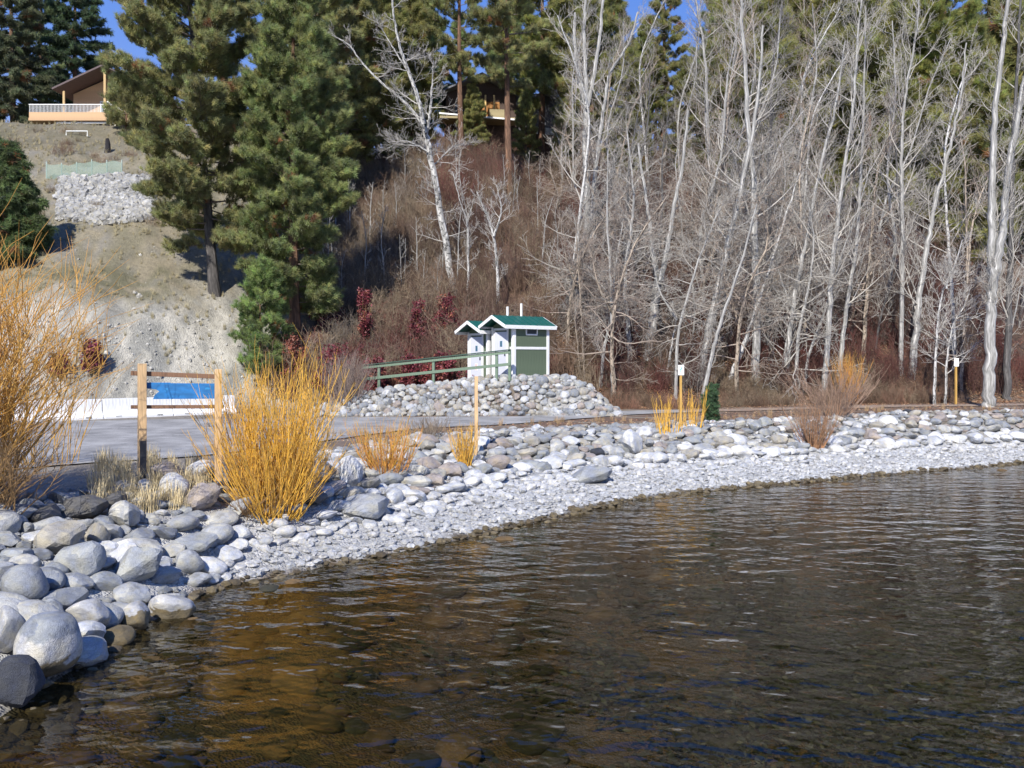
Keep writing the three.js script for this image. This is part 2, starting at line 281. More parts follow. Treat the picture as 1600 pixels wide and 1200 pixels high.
// boulders that stand out, each a thing of its own: photo centre, width and height in pixels, foot row
function boulder(cx, foot, w, h, shape, mat, name, label, rot = [0, 0, 0], sink = 0.3) {
  const p = hit(cx, foot), d = -p.z, rx = w * d / F / 2, ry = h * d / F / 2 / (1 - sink * 0.6);
  const m = top(new THREE.Mesh(STONES[shape], mat), name); m.castShadow = m.receiveShadow = true;
  m.position.set(p.x, p.y + ry * (1 - sink), p.z - rx * 0.55); m.rotation.set(...rot); m.scale.set(rx * 0.95, ry * 0.88, rx * 0.85);
  tag(m, label, 'boulder'); take(p.x, d + rx * 0.55, rx * 0.8); return m;
}
// the weathering of the lakeside boulders: grey above, bleached below, brown near the water, with ragged outlines
function banded(cx, foot, w, h, shape, name, label, rot, sink, lines) {
  const m = boulder(cx, foot, w, h, shape, SM.grey[0], name, label, rot, sink);
  let g = mergeVertices(new THREE.IcosahedronGeometry(1, 14).deleteAttribute('uv').deleteAttribute('normal'), 1e-4); const p = g.attributes.position, n = V(), q = mulberry(900 + shape), planes = [];
  const egg = shape === 4 && foot > 1040; for (let j = 0; j < (egg ? 8 : 14); j++) planes.push([V(q() - 0.5, q() - 0.5, q() - 0.5).normalize(), egg ? 0.80 + 0.2 * q() : 0.62 + 0.36 * q()]); const SS = egg ? 8 : 18;
  const col = new Float32Array(p.count * 3); m.updateMatrixWorld(true);
  for (let i = 0; i < p.count; i++) {
    n.fromBufferAttribute(p, i); let acc = 0; for (const [w2, dd] of planes) { const c = n.dot(w2); if (c > 0.05) acc += Math.pow(c / dd, SS); }
    const r = Math.min(1.06, Math.pow(acc + 0.3, -1 / SS)) * (1 + 0.05 * (fbm(n.x * 2 + 7, n.y * 2 + n.z * 2 + 7, 4, 950 + shape) - 0.5)); p.setXYZ(i, n.x * r, n.y * r, n.z * r);
    const wv = V(n.x * r, n.y * r, n.z * r).applyMatrix4(m.matrixWorld), e = wv.y + 0.22 * (fbm(n.x * 3 + 4, n.y * 3 + n.z * 2.3 + 4, 5, 970 + shape) - 0.5), sp = 0.85 + 0.3 * vnoise(n.x * 22 + 50, n.y * 22 + n.z * 17 + 50, 3);
    const c = e > lines[1] ? [0.30, 0.32, 0.345] : e > lines[0] ? [0.56, 0.55, 0.53] : [0.23, 0.185, 0.11]; col.set(c.map((k) => k * sp), i * 3);
  }
  g.setAttribute('color', new THREE.BufferAttribute(col, 3)); g.computeVertexNormals(); m.geometry = boxUV(g, 0.6);
  m.material = std({ vertexColors: true, map: T_stone, bumpMap: T_gritBump, bumpScale: 0.015, roughness: 0.9 });
  return m;
}
banded(66, 1066, 108, 108, 4, 'boulder', 'largest rounded boulder at the water, grey top, bleached face and brown wet foot', [0.1, 0.4, -0.35], 0.25, [0.30, 0.62]);
banded(4, 1030, 60, 84, 8, 'boulder', 'pale rounded boulder that overlaps the largest one at the edge of the photo', [0, 1.2, 0.2], 0.2, [0.1, 1.4]);
boulder(10, 1110, 96, 80, 2, SM.dark[0], 'boulder', 'boulder with its shade put in as blue-black colour, in front of the largest rounded one', [0.2, 0.3, -0.5], 0.3);  // the deep shade over this boulder is put into its stone colour
banded(262, 975, 82, 44, 12, 'boulder', 'long low boulder with white top reaching out into the water', [0, 0.3, -0.1], 0.3, [0.14, 0.9]);
banded(205, 985, 60, 40, 0, 'boulder', 'brown wet boulder beside the long white-topped one', [0, 0.8, 0.1], 0.35, [0.26, 0.9]);
banded(128, 985, 78, 46, 8, 'boulder', 'bleached flat boulder lying behind the largest rounded one', [0, 0.2, -0.25], 0.3, [0.12, 0.95]);
boulder(28, 945, 74, 60, 4, SM.grey[2], 'boulder', 'smooth blue-grey boulder above the largest rounded one', [0, 0.6, -0.2], 0.3);
boulder(112, 905, 92, 62, 9, SM.grey[0], 'boulder', 'broad grey boulder with dark speckles in the middle of the heap', [0.1, 1.7, 0.1], 0.3);
boulder(205, 915, 92, 66, 5, SM.grey[0], 'boulder', 'big square-edged grey boulder just above the wet gravel', [0.1, 0.5, 0.1], 0.3);
boulder(288, 895, 60, 40, 9, SM.grey[1], 'boulder', 'flat light grey slab at the end of the boulder heap, facing the beach', [0, 0.3, -0.1], 0.35);
boulder(85, 870, 84, 60, 13, SM.grey[3], 'boulder', 'tan blunt boulder below the dry grass by the willow', [0, 0.2, 0.1], 0.3);
boulder(145, 855, 46, 38, 1, SM.grey[3], 'boulder', 'small pointed tan boulder wedged between grey ones', [0.3, 0.2, 0.5], 0.3);
boulder(190, 828, 56, 46, 6, SM.grey[5], 'boulder', 'cream boulder with a flat face under the dark ones', [0.1, 0.9, 0], 0.3);
boulder(118, 812, 84, 36, 2, SM.dark[1], 'boulder', 'long dark grey boulder below the brown willow twigs', [0, 0.2, 0.1], 0.3);
boulder(175, 803, 56, 36, 3, SM.dark[1], 'boulder', 'dark rounded boulder beside the dry grass', [0, 0.5, -0.1], 0.3);
boulder(268, 782, 46, 44, 4, SM.pale[0], 'boulder', 'white egg-shaped boulder below the sign frame', [0, 0.5, 0.4], 0.3);
boulder(255, 757, 56, 36, 11, SM.grey[4], 'boulder', 'purplish grey boulder at the foot of the sign frame', [0, 0.3, 0], 0.35);
boulder(308, 750, 50, 30, 7, SM.pale[2], 'boulder', 'white angular boulder between the two sign posts', [0, 0.3, 0.3], 0.3);
boulder(310, 800, 66, 50, 5, SM.grey[4], 'boulder', 'brown-pink boulder beside the big yellow willow', [0, 0.9, 0], 0.3);
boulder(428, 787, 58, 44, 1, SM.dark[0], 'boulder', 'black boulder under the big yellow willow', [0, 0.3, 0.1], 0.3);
boulder(478, 792, 70, 36, 13, SM.dark[1], 'boulder', 'dark striped boulder leaning on the black one', [0, 0.3, -0.35], 0.3);
boulder(545, 762, 46, 52, 2, SM.pale[0], 'boulder', 'white block of a boulder beside the yellow willow tips', [0.1, 0.2, 0.1], 0.25);
boulder(565, 812, 104, 36, 10, SM.grey[1], 'boulder', 'long pale grey slab at the head of the beach', [0, 0.15, 0], 0.45);
boulder(925, 758, 84, 32, 5, SM.grey[2], 'boulder', 'dark-edged grey slab tilted over the white gravel', [0.1, 0.1, 0.12], 0.35);
boulder(990, 712, 36, 44, 6, SM.pale[1], 'boulder', 'upright white boulder below the yellow stalks', [0.2, 0.3, 0.2], 0.3);

{
  const shore = top(new THREE.Group(), 'rocky_shore'); shore.userData.kind = 'structure';
  const cand = [];
  const tryMany = (count, size, region, k) => { for (let n = 0; n < count; n++) { const x = rr(-14, 27), d = rr(9, 46); const z = zones(x, d); if (z.s < -1.2) continue; const r = size(); if (!region(z, x, d) || !free(x, d, r, k)) continue; take(x, d, r); cand.push({ x, d, r, z }); } };
  const inBank = (lo, hi) => (z, x) => z.t > (x < -4 ? Math.min(lo, 0.02) : lo) && z.t < hi;
  const nearSign = (x, d) => Math.abs(x + 7.6) < 1.3 && d > 17.0 && d < 19.6;
  tryMany(14000, () => rr(0.24, 0.40), (z, x, d) => !nearSign(x, d) && ((x < -5.35 && z.t > 0.0 && z.t < 0.9) || (z.t > 0.44 && z.t < 0.80 && R() < 0.6)), 0.64);
  tryMany(30000, () => rr(0.2, 0.34), (z, x, d) => !nearSign(x, d) && ((x < -5.25 && z.s > 0 && z.t < 1) || (z.t > (x < -3 ? 0.52 : 0.44) && z.t < 0.86)), 0.64);
  tryMany(40000, () => rr(0.12, 0.22), (z, x) => z.s > -0.1 && z.t > 0.3 && z.t < 0.95, 0.66);
  tryMany(60000, () => rr(0.065, 0.13), (z, x) => z.s > -0.8 && z.t < 0.97, 0.7);
  tryMany(90000, () => rr(0.04, 0.065), (z, x) => z.s > -0.6 && z.t < 0.55 && x > -6, 0.8);
  cand.sort((a, b) => b.r / b.d - a.r / a.d);
  const seen = cand.filter((c) => Math.abs(c.x) < c.d * 0.565), out = cand.filter((c) => !seen.includes(c));
  const buckets = new Map();
  [...seen, ...out].forEach((c, k) => {
    const y = ground(c.x, c.d), e = y + c.r * 0.5, wetline = 0.035 + 0.05 * (vnoise(c.x * 2, c.d * 2, 77) - 0.5);
    const set = y < wetline && c.r < 0.3 ? SM.wet : c.z.t < 0.50 + 0.1 * (R() - 0.5) && c.x > -5.45 ? SM.pale : R() < 0.012 ? SM.dark : R() < (c.x < -5 ? 0.1 : 0.2) ? SM.pale : c.x < -4.5 ? [SM.grey[0], SM.grey[1], SM.grey[2], SM.grey[5], SM.grey[1]] : SM.grey;
    const mat = pick(set), flat = c.x < -5.3 ? rr(0.40, 0.62) : rr(0.36, 0.66), m = pose(c.x, y + c.r * (flat - 0.34), -c.d, rr(-0.3, 0.3), rr(0, 6.28), rr(-0.3, 0.3), c.r * rr(1.0, 1.35), c.r * flat * 1.1, c.r * rr(0.85, 1.1));
    if (k < 300) { const s = part(shore, 'stone', angular(), mat); m.decompose(s.position, s.quaternion, s.scale); }
    else { const low = c.r < 0.12, gi = Math.floor(R() * 6), key = (low ? 'l' : 'h') + gi; if (!buckets.has(key)) buckets.set(key, { geo: low ? STONES_LOW[gi] : STONES[[1, 2, 3, 5, 6, 9][gi]], list: [] }); buckets.get(key).list.push({ m, c: mat.color.clone().multiplyScalar(rr(0.85, 1.15)) }); }
  });
  const white = std({ color: C(1, 1, 1), map: T_stone, bumpMap: T_gritBump, bumpScale: 0.02, roughness: 0.93 });
  for (const { geo, list } of buckets.values()) instanced(shore, 'gravel', geo, white, list);
  // stones on the lake bed that show through the shallows
  const bed = []; for (let n = 0; n < 5200; n++) { const x = rr(-7, 22), d = rr(6, 38), s = sdPoly(SHORE, x, d); if (s > -0.25 || s < -16 || R() < -s / 18) continue; const r = Math.pow(R(), 2.6) * 0.26 + 0.05, y = ground(x, d); if (y + r * 0.5 > -0.02) continue; const k = rr(0.5, 1.25); bed.push({ m: pose(x, y + r * 0.15, -d, rr(-0.3, 0.3), rr(0, 6), 0, r * 1.2, r * 0.6, r), c: s > -5 && R() < 0.7 ? C(0.20 * k, 0.125 * k, 0.05 * k) : C(0.055 * k, 0.052 * k, 0.03 * k) }); }
  instanced(shore, 'bed_stones', STONES[8], white, bed);
}
{ // rounded stones faced onto the bank below the toilets
  const berm = thing('stone_embankment', 'bank of rounded pale stones holding up the ground under the green toilets', 'stone bank', onGround(-1.5, 40.5));
  const list = [];
  const tryB = (n, lo, hi, k) => { for (let j = 0; j < n; j++) { const x = rr(-9, 6), d = rr(39.75, 42), h = bermAt(x, d), full = along(BERM_X, x); if (full < 0.1 || h < 0.0 || d > 41.65 + 0.15 * R()) continue; const y = ground(x, d), r = rr(lo, hi), q = [x, y * 1.0, d]; if (list.some((e) => Math.hypot(e.x - x, (e.y - y), e.d - d) < (e.r + r) * k)) continue; list.push({ x, y, d, r }); } };
  tryB(1200, 0.17, 0.25, 0.78); tryB(5000, 0.12, 0.17, 0.78); tryB(9000, 0.07, 0.12, 0.8);
  list.sort((a, b) => b.r - a.r); const rest = [];
  list.forEach((c, k) => {
    const mat = R() < 0.62 ? pick(SM.grey) : pick([SM.pale[1], SM.pale[3], SM.grey[3], SM.grey[5], SM.grey[1]]), g = STONES[Math.floor(R() * 16)], m = pose(c.x - berm.position.x, c.y + c.r * 0.25 - berm.position.y, -c.d - berm.position.z, rr(-0.3, 0.9), rr(0, 6.28), rr(-0.4, 0.4), c.r * rr(1, 1.3), c.r * rr(0.75, 0.95), c.r);
    if (k < 300) { const s = part(berm, 'stone', g, mat); m.decompose(s.position, s.quaternion, s.scale); } else rest.push({ m, c: mat.color });
  });
  if (rest.length) instanced(berm, 'small_stones', STONES[4], std({ map: T_stone, bumpMap: T_gritBump, bumpScale: 0.02 }), rest);
}

// ---------------------------------------------------------------- built things
const M_trim = std({ color: C(0.80, 0.80, 0.79), map: T_white, roughness: 0.6 });
const M_green = std({ color: C(0.115, 0.160, 0.108), map: rep(T_wood, 0.6), roughness: 0.75 });
const M_roofGreen = std({ color: C(0.012, 0.13, 0.10), roughness: 0.42, metalness: 0.1, map: T_grit });
const M_door = std({ color: C(0.62, 0.64, 0.72), map: T_white, roughness: 0.6 });
const M_dark = std({ color: C(0.02, 0.022, 0.025), roughness: 0.5 });
const M_concrete = std({ color: C(0.66, 0.66, 0.64), map: T_white, bumpMap: T_gritBump, bumpScale: 0.006 });
const M_rail = std({ color: C(0.17, 0.25, 0.19), map: rep(T_wood, 0.5), roughness: 0.8 });
const M_railTop = std({ color: C(0.035, 0.08, 0.06), map: rep(T_wood, 0.5), roughness: 0.7 });
const M_lumber = std({ color: C(0.70, 0.49, 0.28), map: rep(T_wood, 1), bumpMap: T_gritBump, bumpScale: 0.003, roughness: 0.8 });
const M_rust = std({ color: C(0.22, 0.125, 0.08), map: rep(T_wood, 1), roughness: 0.85 });

function toilet(pos, label, withSign) {
  const L = 2.2, W = 1.5, H = 2.26, rise = 0.46, ov = 0.62, so = 0.2, T = 0.05;
  const t = thing('outhouse', label, 'outhouse', pos, 40 * Math.PI / 180, 'pit toilets on the stone bank');
  part(t, 'concrete_base', boxUV(box(L + 0.5, 0.5, W + 0.3, 0.13, -0.21, 0, 0.02)), M_concrete);
  const sh = new THREE.Shape([[-W / 2, 0], [W / 2, 0], [W / 2, H], [0, H + rise * W / (W + 2 * so)], [-W / 2, H]].map(([a, b]) => new THREE.Vector2(a, b)));
  const body = new THREE.ExtrudeGeometry(sh, { depth: L - 0.04, bevelEnabled: false }); body.rotateY(Math.PI / 2); body.translate(-L / 2 + 0.02, 0.05, 0);
  part(t, 'wall', boxUV(body), M_green);
  const z = W / 2;
  for (const s of [1, -1]) {                                              // corner boards and belts of both long walls
    for (const x of [-L / 2 + 0.085, L / 2 - 0.07]) part(t, 'corner_board', box(0.16, H - 0.06, 0.04, x, H / 2 + 0.04, s * (z + 0.012)), M_trim);
    part(t, 'belt_board', box(L - 0.31, 0.12, 0.03, 0.005, 1.30, s * (z + 0.010)), M_trim);
  }
  for (const s of [1, -1]) part(t, 'corner_board', box(0.04, H - 0.06, 0.12, -L / 2 - 0.004, H / 2 + 0.04, s * (z - 0.035)), M_trim);
  part(t, 'belt_board', box(0.03, 0.12, 0.12, -L / 2 - 0.002, 1.30, z - 0.16), M_trim);
  // little window under the eave
  const w = part(t, 'window', box(0.56, 0.20, 0.03, 0.02, H - 0.20, z + 0.008), M_dark);
  part(w, 'frame', mergeGeometries([box(0.70, 0.065, 0.05, 0.02, H - 0.335, z + 0.018), box(0.065, 0.24, 0.05, -0.31, H - 0.185, z + 0.018), box(0.065, 0.24, 0.05, 0.35, H - 0.185, z + 0.018)]), M_trim);
  // door in the gable end
  const d = part(t, 'door', boxUV(box(0.05, 2.0, 0.86, -L / 2 - 0.02, 1.05, -0.08)), M_door);
  for (let k = 0; k < 6; k++) part(d, 'door_board', box(0.016, 1.96, 0.126, -L / 2 - 0.047, 1.05, -0.08 - 0.33 + k * 0.132, 0.004), M_door);
  part(d, 'door_frame', mergeGeometries([box(0.06, 2.1, 0.09, -L / 2 - 0.016, 1.08, 0.40), box(0.06, 2.1, 0.09, -L / 2 - 0.016, 1.08, -0.56), box(0.06, 0.1, 1.05, -L / 2 - 0.016, 2.17, -0.08)]), M_trim);
  part(d, 'vent_plate', box(0.03, 0.26, 0.16, -L / 2 - 0.055, 1.50, -0.02), std({ color: C(0.06, 0.13, 0.19), roughness: 0.5 }));
  part(d, 'handle', box(0.07, 0.14, 0.04, -L / 2 - 0.075, 1.02, 0.27), M_dark);
  if (withSign) {                                                          // white plate with a red figure on the door
    const plate = part(d, 'door_sign', box(0.02, 0.34, 0.2, -L / 2 - 0.055, 0.62, -0.05), M_trim), red = std({ color: C(0.5, 0.14, 0.16) });
    part(plate, 'pictogram', mergeGeometries([box(0.012, 0.05, 0.05, -L / 2 - 0.064, 0.74, -0.05, 0.004), box(0.012, 0.09, 0.085, -L / 2 - 0.064, 0.65, -0.05, 0.004), box(0.012, 0.1, 0.03, -L / 2 - 0.064, 0.55, -0.075, 0.004), box(0.012, 0.1, 0.03, -L / 2 - 0.064, 0.55, -0.025, 0.004)]), red);
  }
  // roof: two metal slopes with ribs, fascia boards, barge boards
  const half = z + so, a = Math.atan2(rise, half), len = Math.hypot(half, rise) + 0.02, RL = L + ov + 0.3, rx = (0.3 - ov) / 2;
  for (const s of [1, -1]) {
    const slab = box(RL, T, len, 0, 0, 0, 0.01), ribs = [];
    for (let k = 0; k < 9; k++) ribs.push(box(0.03, 0.022, len, -RL / 2 + 0.1 + k * (RL - 0.2) / 8, T / 2 + 0.008, 0, 0.006));
    const g = mergeGeometries([slab, ...ribs]); g.rotateX(s * a); g.translate(rx, H + rise / 2 + 0.06, s * half / 2);
    part(t, 'roof_slope', boxUV(g), M_roofGreen);
    part(t, 'fascia', box(RL, 0.17, 0.035, rx, H - 0.01, s * (half + 0.012)), M_trim);
    for (const e of [-1, 1]) { const b = box(0.035, 0.15, len + 0.02, 0, 0, 0); b.rotateX(s * a); b.translate(rx + e * (RL / 2 + 0.014), H + rise / 2 + 0.005, s * half / 2); part(t, 'barge_board', b, M_trim); }
  }
  return t;
}
const P1 = V(0, 0, -42), c40 = Math.cos(40 * Math.PI / 180), s40 = Math.sin(40 * Math.PI / 180);
const centre = (corner) => V(corner.x + c40 * 1.1 - s40 * 0.75, corner.y, corner.z - s40 * 1.1 - c40 * 0.75);
const y1 = EYE - (590 - HORIZON) * 42 / F, near = toilet(centre(V(0.04, y1 + 0.04, -42)), 'green outhouse with white trim whose side wall with the small window faces the lake');
const far_ = toilet(centre(V(-1.14, y1 - 0.16, -43.35)), 'green-roofed outhouse half hidden behind the one with the small window', true);
for (const [t, list] of [[near, [[0.30, 0.62, -0.30], [-0.42, 0.45, -0.45]]], [far_, []]]) for (const [x, h, z] of list) { const p = new THREE.CylinderGeometry(0.055, 0.055, h + 0.5, 16); p.translate(x, 2.5 + h / 2 + 0.05, z); part(t, 'vent_pipe', p, M_trim); }
{ // ramp with its handrail
  const A = px3(565, 573, 42.6), B = px3(797, 548.5, 41.1), dir = B.clone().sub(A), Lr = dir.length(), yaw = -Math.atan2(dir.z, dir.x), pitch = Math.atan2(dir.y, Math.hypot(dir.x, dir.z));
  const t = thing('handrail', 'green wooden handrail climbing to the outhouse doors', 'handrail', V(A.x, A.y, A.z), yaw);
  const bar = (h, dy, th, mat, name) => { const g = box(Lr, h, th, 0, 0, 0, 0.008); g.translate(Lr / 2, 0, 0); g.rotateZ(pitch); g.translate(0, dy, 0); part(t, name, boxUV(g), mat); };
  bar(0.05, 0.06, 0.16, M_railTop, 'top_rail'); bar(0.13, -0.045, 0.045, M_rail, 'side_rail'); bar(0.13, -0.58, 0.045, M_rail, 'middle_rail');
  for (const f of [0.117, 0.49, 0.91, 0.995]) { const q = A.clone().lerp(B, f), h = 1.35; const g = box(0.12, h, 0.12, 0, 0, 0, 0.01); g.translate(f * Math.hypot(dir.x, dir.z), q.y - A.y - h / 2 + 0.03, -0.085); part(t, 'post', boxUV(g), M_rail); }
}
{ // empty sign frame with a torn blue board
  const l = px3(222, 560, 19.0), r = px3(341, 560, 19.3), yaw = -Math.atan2(r.z - l.z, r.x - l.x), Wd = Math.hypot(r.x - l.x, r.z - l.z);
  const g0 = ground(l.x, 19), t = thing('sign_frame', 'timber sign frame of two pale posts holding a torn blue board', 'sign frame', V(l.x, g0, l.z), yaw);
  const Y = (py) => EYE + (HORIZON - py) / F * 19.05 - g0;
  const post = (x, ty, by, turn, w) => { const h = Y(ty) - Y(by) + 0.25, g = box(w, h, w, 0, 0, 0, 0.01); g.rotateY(turn); g.translate(x, Y(ty) - h / 2, 0); return part(t, 'post', boxUV(g), M_lumber); };
  const lp = post(0, 568, 752, 0.42, 0.150); post(Wd, 577, 735, 0.2, 0.140);
  { const h = Y(688) - Y(752), g = box(0.125, h, 0.012, 0, 0, 0.083, 0.004); g.rotateY(0.42 - Math.PI / 2 + Math.PI * 0.5); g.translate(-0.0, Y(688) - h / 2, 0); part(t, 'black_sleeve', g, std({ color: C(0.022, 0.024, 0.03), roughness: 0.6 })); }
  const rail = (x0, x1, ya, yb, h, name) => { const len = Math.hypot(x1 - x0, yb - ya), g = box(len, h, 0.045, 0, 0, 0, 0.006); g.rotateZ(Math.atan2(yb - ya, x1 - x0)); g.translate((x0 + x1) / 2, (ya + yb) / 2, -0.125); part(t, name, boxUV(g), M_rust); };
  rail(-0.24, Wd - 0.04, Y(583), Y(589), 0.095, 'cross_rail'); rail(-0.24, Wd + 0.1, Y(636), Y(637), 0.075, 'cross_rail');
  const k = 19.1 / F, bx = (p) => (p - 222) * k, sh = new THREE.Shape([[226, 597.5], [240, 598], [262, 598], [263, 599], [300, 599.5], [336, 600], [337, 612], [336, 624], [237, 624], [239, 618], [242, 615], [246, 612], [242, 609], [236, 608], [226, 607]].map(([a, b]) => new THREE.Vector2(bx(a), Y(b))));
  const bd = new THREE.ExtrudeGeometry(sh, { depth: 0.015, bevelEnabled: false }); bd.translate(0, 0, -0.115);
  const T_blue = tex(256, (u, v) => { const a = fbm(u * 8, v * 20, 4, 131, 8), s = 0.82 + 0.3 * (a - 0.5), pale = fbm(u * 12 + 3, v * 12, 4, 137, 12) > 0.69 ? 0.25 : 0; return [s * 0.9 + pale, s + pale * 0.8, s + pale * 0.5]; });
  part(t, 'blue_board', boxUV(bd, 0.8), std({ color: C(0.012, 0.19, 0.52), map: T_blue, roughness: 0.55 }));
}
{ // white concrete barriers along the far side of the road
  const prof = new THREE.Shape([[-0.29, 0], [0.29, 0], [0.29, 0.08], [0.13, 0.30], [0.085, 0.80], [-0.085, 0.80], [-0.13, 0.30], [-0.29, 0.08]].map(([a, b]) => new THREE.Vector2(a, b)));
  const g = new THREE.ExtrudeGeometry(prof, { depth: 2.86, bevelEnabled: true, bevelSize: 0.02, bevelThickness: 0.035, bevelSegments: 2 }); g.translate(0, 0.03, 0); const geo = boxUV(g, 0.5);
  const dir = V(4.7, 0, -4.55).normalize(), end = V(-12.72, 0, -42.55), M_w = std({ color: C(0.83, 0.83, 0.82), map: T_white, bumpMap: T_gritBump, bumpScale: 0.006, roughness: 0.85 });
  const names = ['white concrete road barrier whose end stands behind the yellow willow', 'white concrete road barrier behind the torn blue board', 'white concrete road barrier beside the sign frame, partly behind willow twigs', 'white concrete road barrier hidden most by the orange willow', 'white concrete road barrier beyond the willow at the edge of the photo'];
  names.forEach((label, k) => {
    const p = end.clone().addScaledVector(dir, -(2.96 * (k + 1))), m = top(new THREE.Group(), 'road_barrier'); m.position.set(p.x, ground(p.x + dir.x * 1.4, -p.z - dir.z * 1.4) - 0.03, p.z); m.rotation.y = Math.atan2(dir.x, dir.z); tag(m, label, 'barrier', 'concrete barriers along the road');
    part(m, 'block', geo, M_w); for (const z of [0.55, 2.3]) part(m, 'lifting_slot', box(0.62, 0.1, 0.26, 0, 0.10, z, 0.01), std({ color: C(0.30, 0.30, 0.29) }));
  });
}
function markerPost(px, pyTop, d, w, label, plate) {
  const x = (px - 800) / F * d, y0 = ground(x, d), yt = EYE + (HORIZON - pyTop) / F * d, t = thing(plate ? 'trail_sign' : 'marker_post', label, plate ? 'sign' : 'post', V(x, y0, -d), 0.15);
  const pm = plate ? std({ color: C(0.58, 0.36, 0.10), map: rep(T_wood, 1), roughness: 0.8 }) : M_lumber;
  part(t, 'post', boxUV(box(w, yt - y0 + 0.25, w, 0, (yt - y0 - 0.25) / 2, 0, 0.008)), pm);
  if (plate) {
    const [pw, ph] = plate, b = part(t, 'plate', box(pw, ph, 0.015, 0, yt - y0 + 0.02 + ph * 0.25, w / 2 + 0.012, 0.004), std({ color: C(0.84, 0.85, 0.84), roughness: 0.4 }));
    if (plate[2]) { const y = yt - y0 + 0.02 + ph * 0.25, z = w / 2 + 0.022; part(b, 'pictogram', mergeGeometries([box(0.05, 0.07, 0.006, 0.015, y + 0.08, z, 0.002), box(0.09, 0.03, 0.006, -0.015, y + 0.03, z, 0.002), box(0.035, 0.10, 0.006, -0.02, y - 0.03, z, 0.002)]), std({ color: C(0.16, 0.36, 0.36) })); }
  }
}
markerPost(744, 588, 28.2, 0.10, 'bare pale wooden post standing in front of the stone bank below the outhouses');
markerPost(1063.5, 583, 34.8, 0.085, 'white trail sign with a small green mark on a yellow post among yellow stalks', [0.225, 0.38, 1]);
markerPost(1493.5, 570, 46.2, 0.09, 'small blank white sign on a yellow post beside the big forked tree', [0.24, 0.40]);

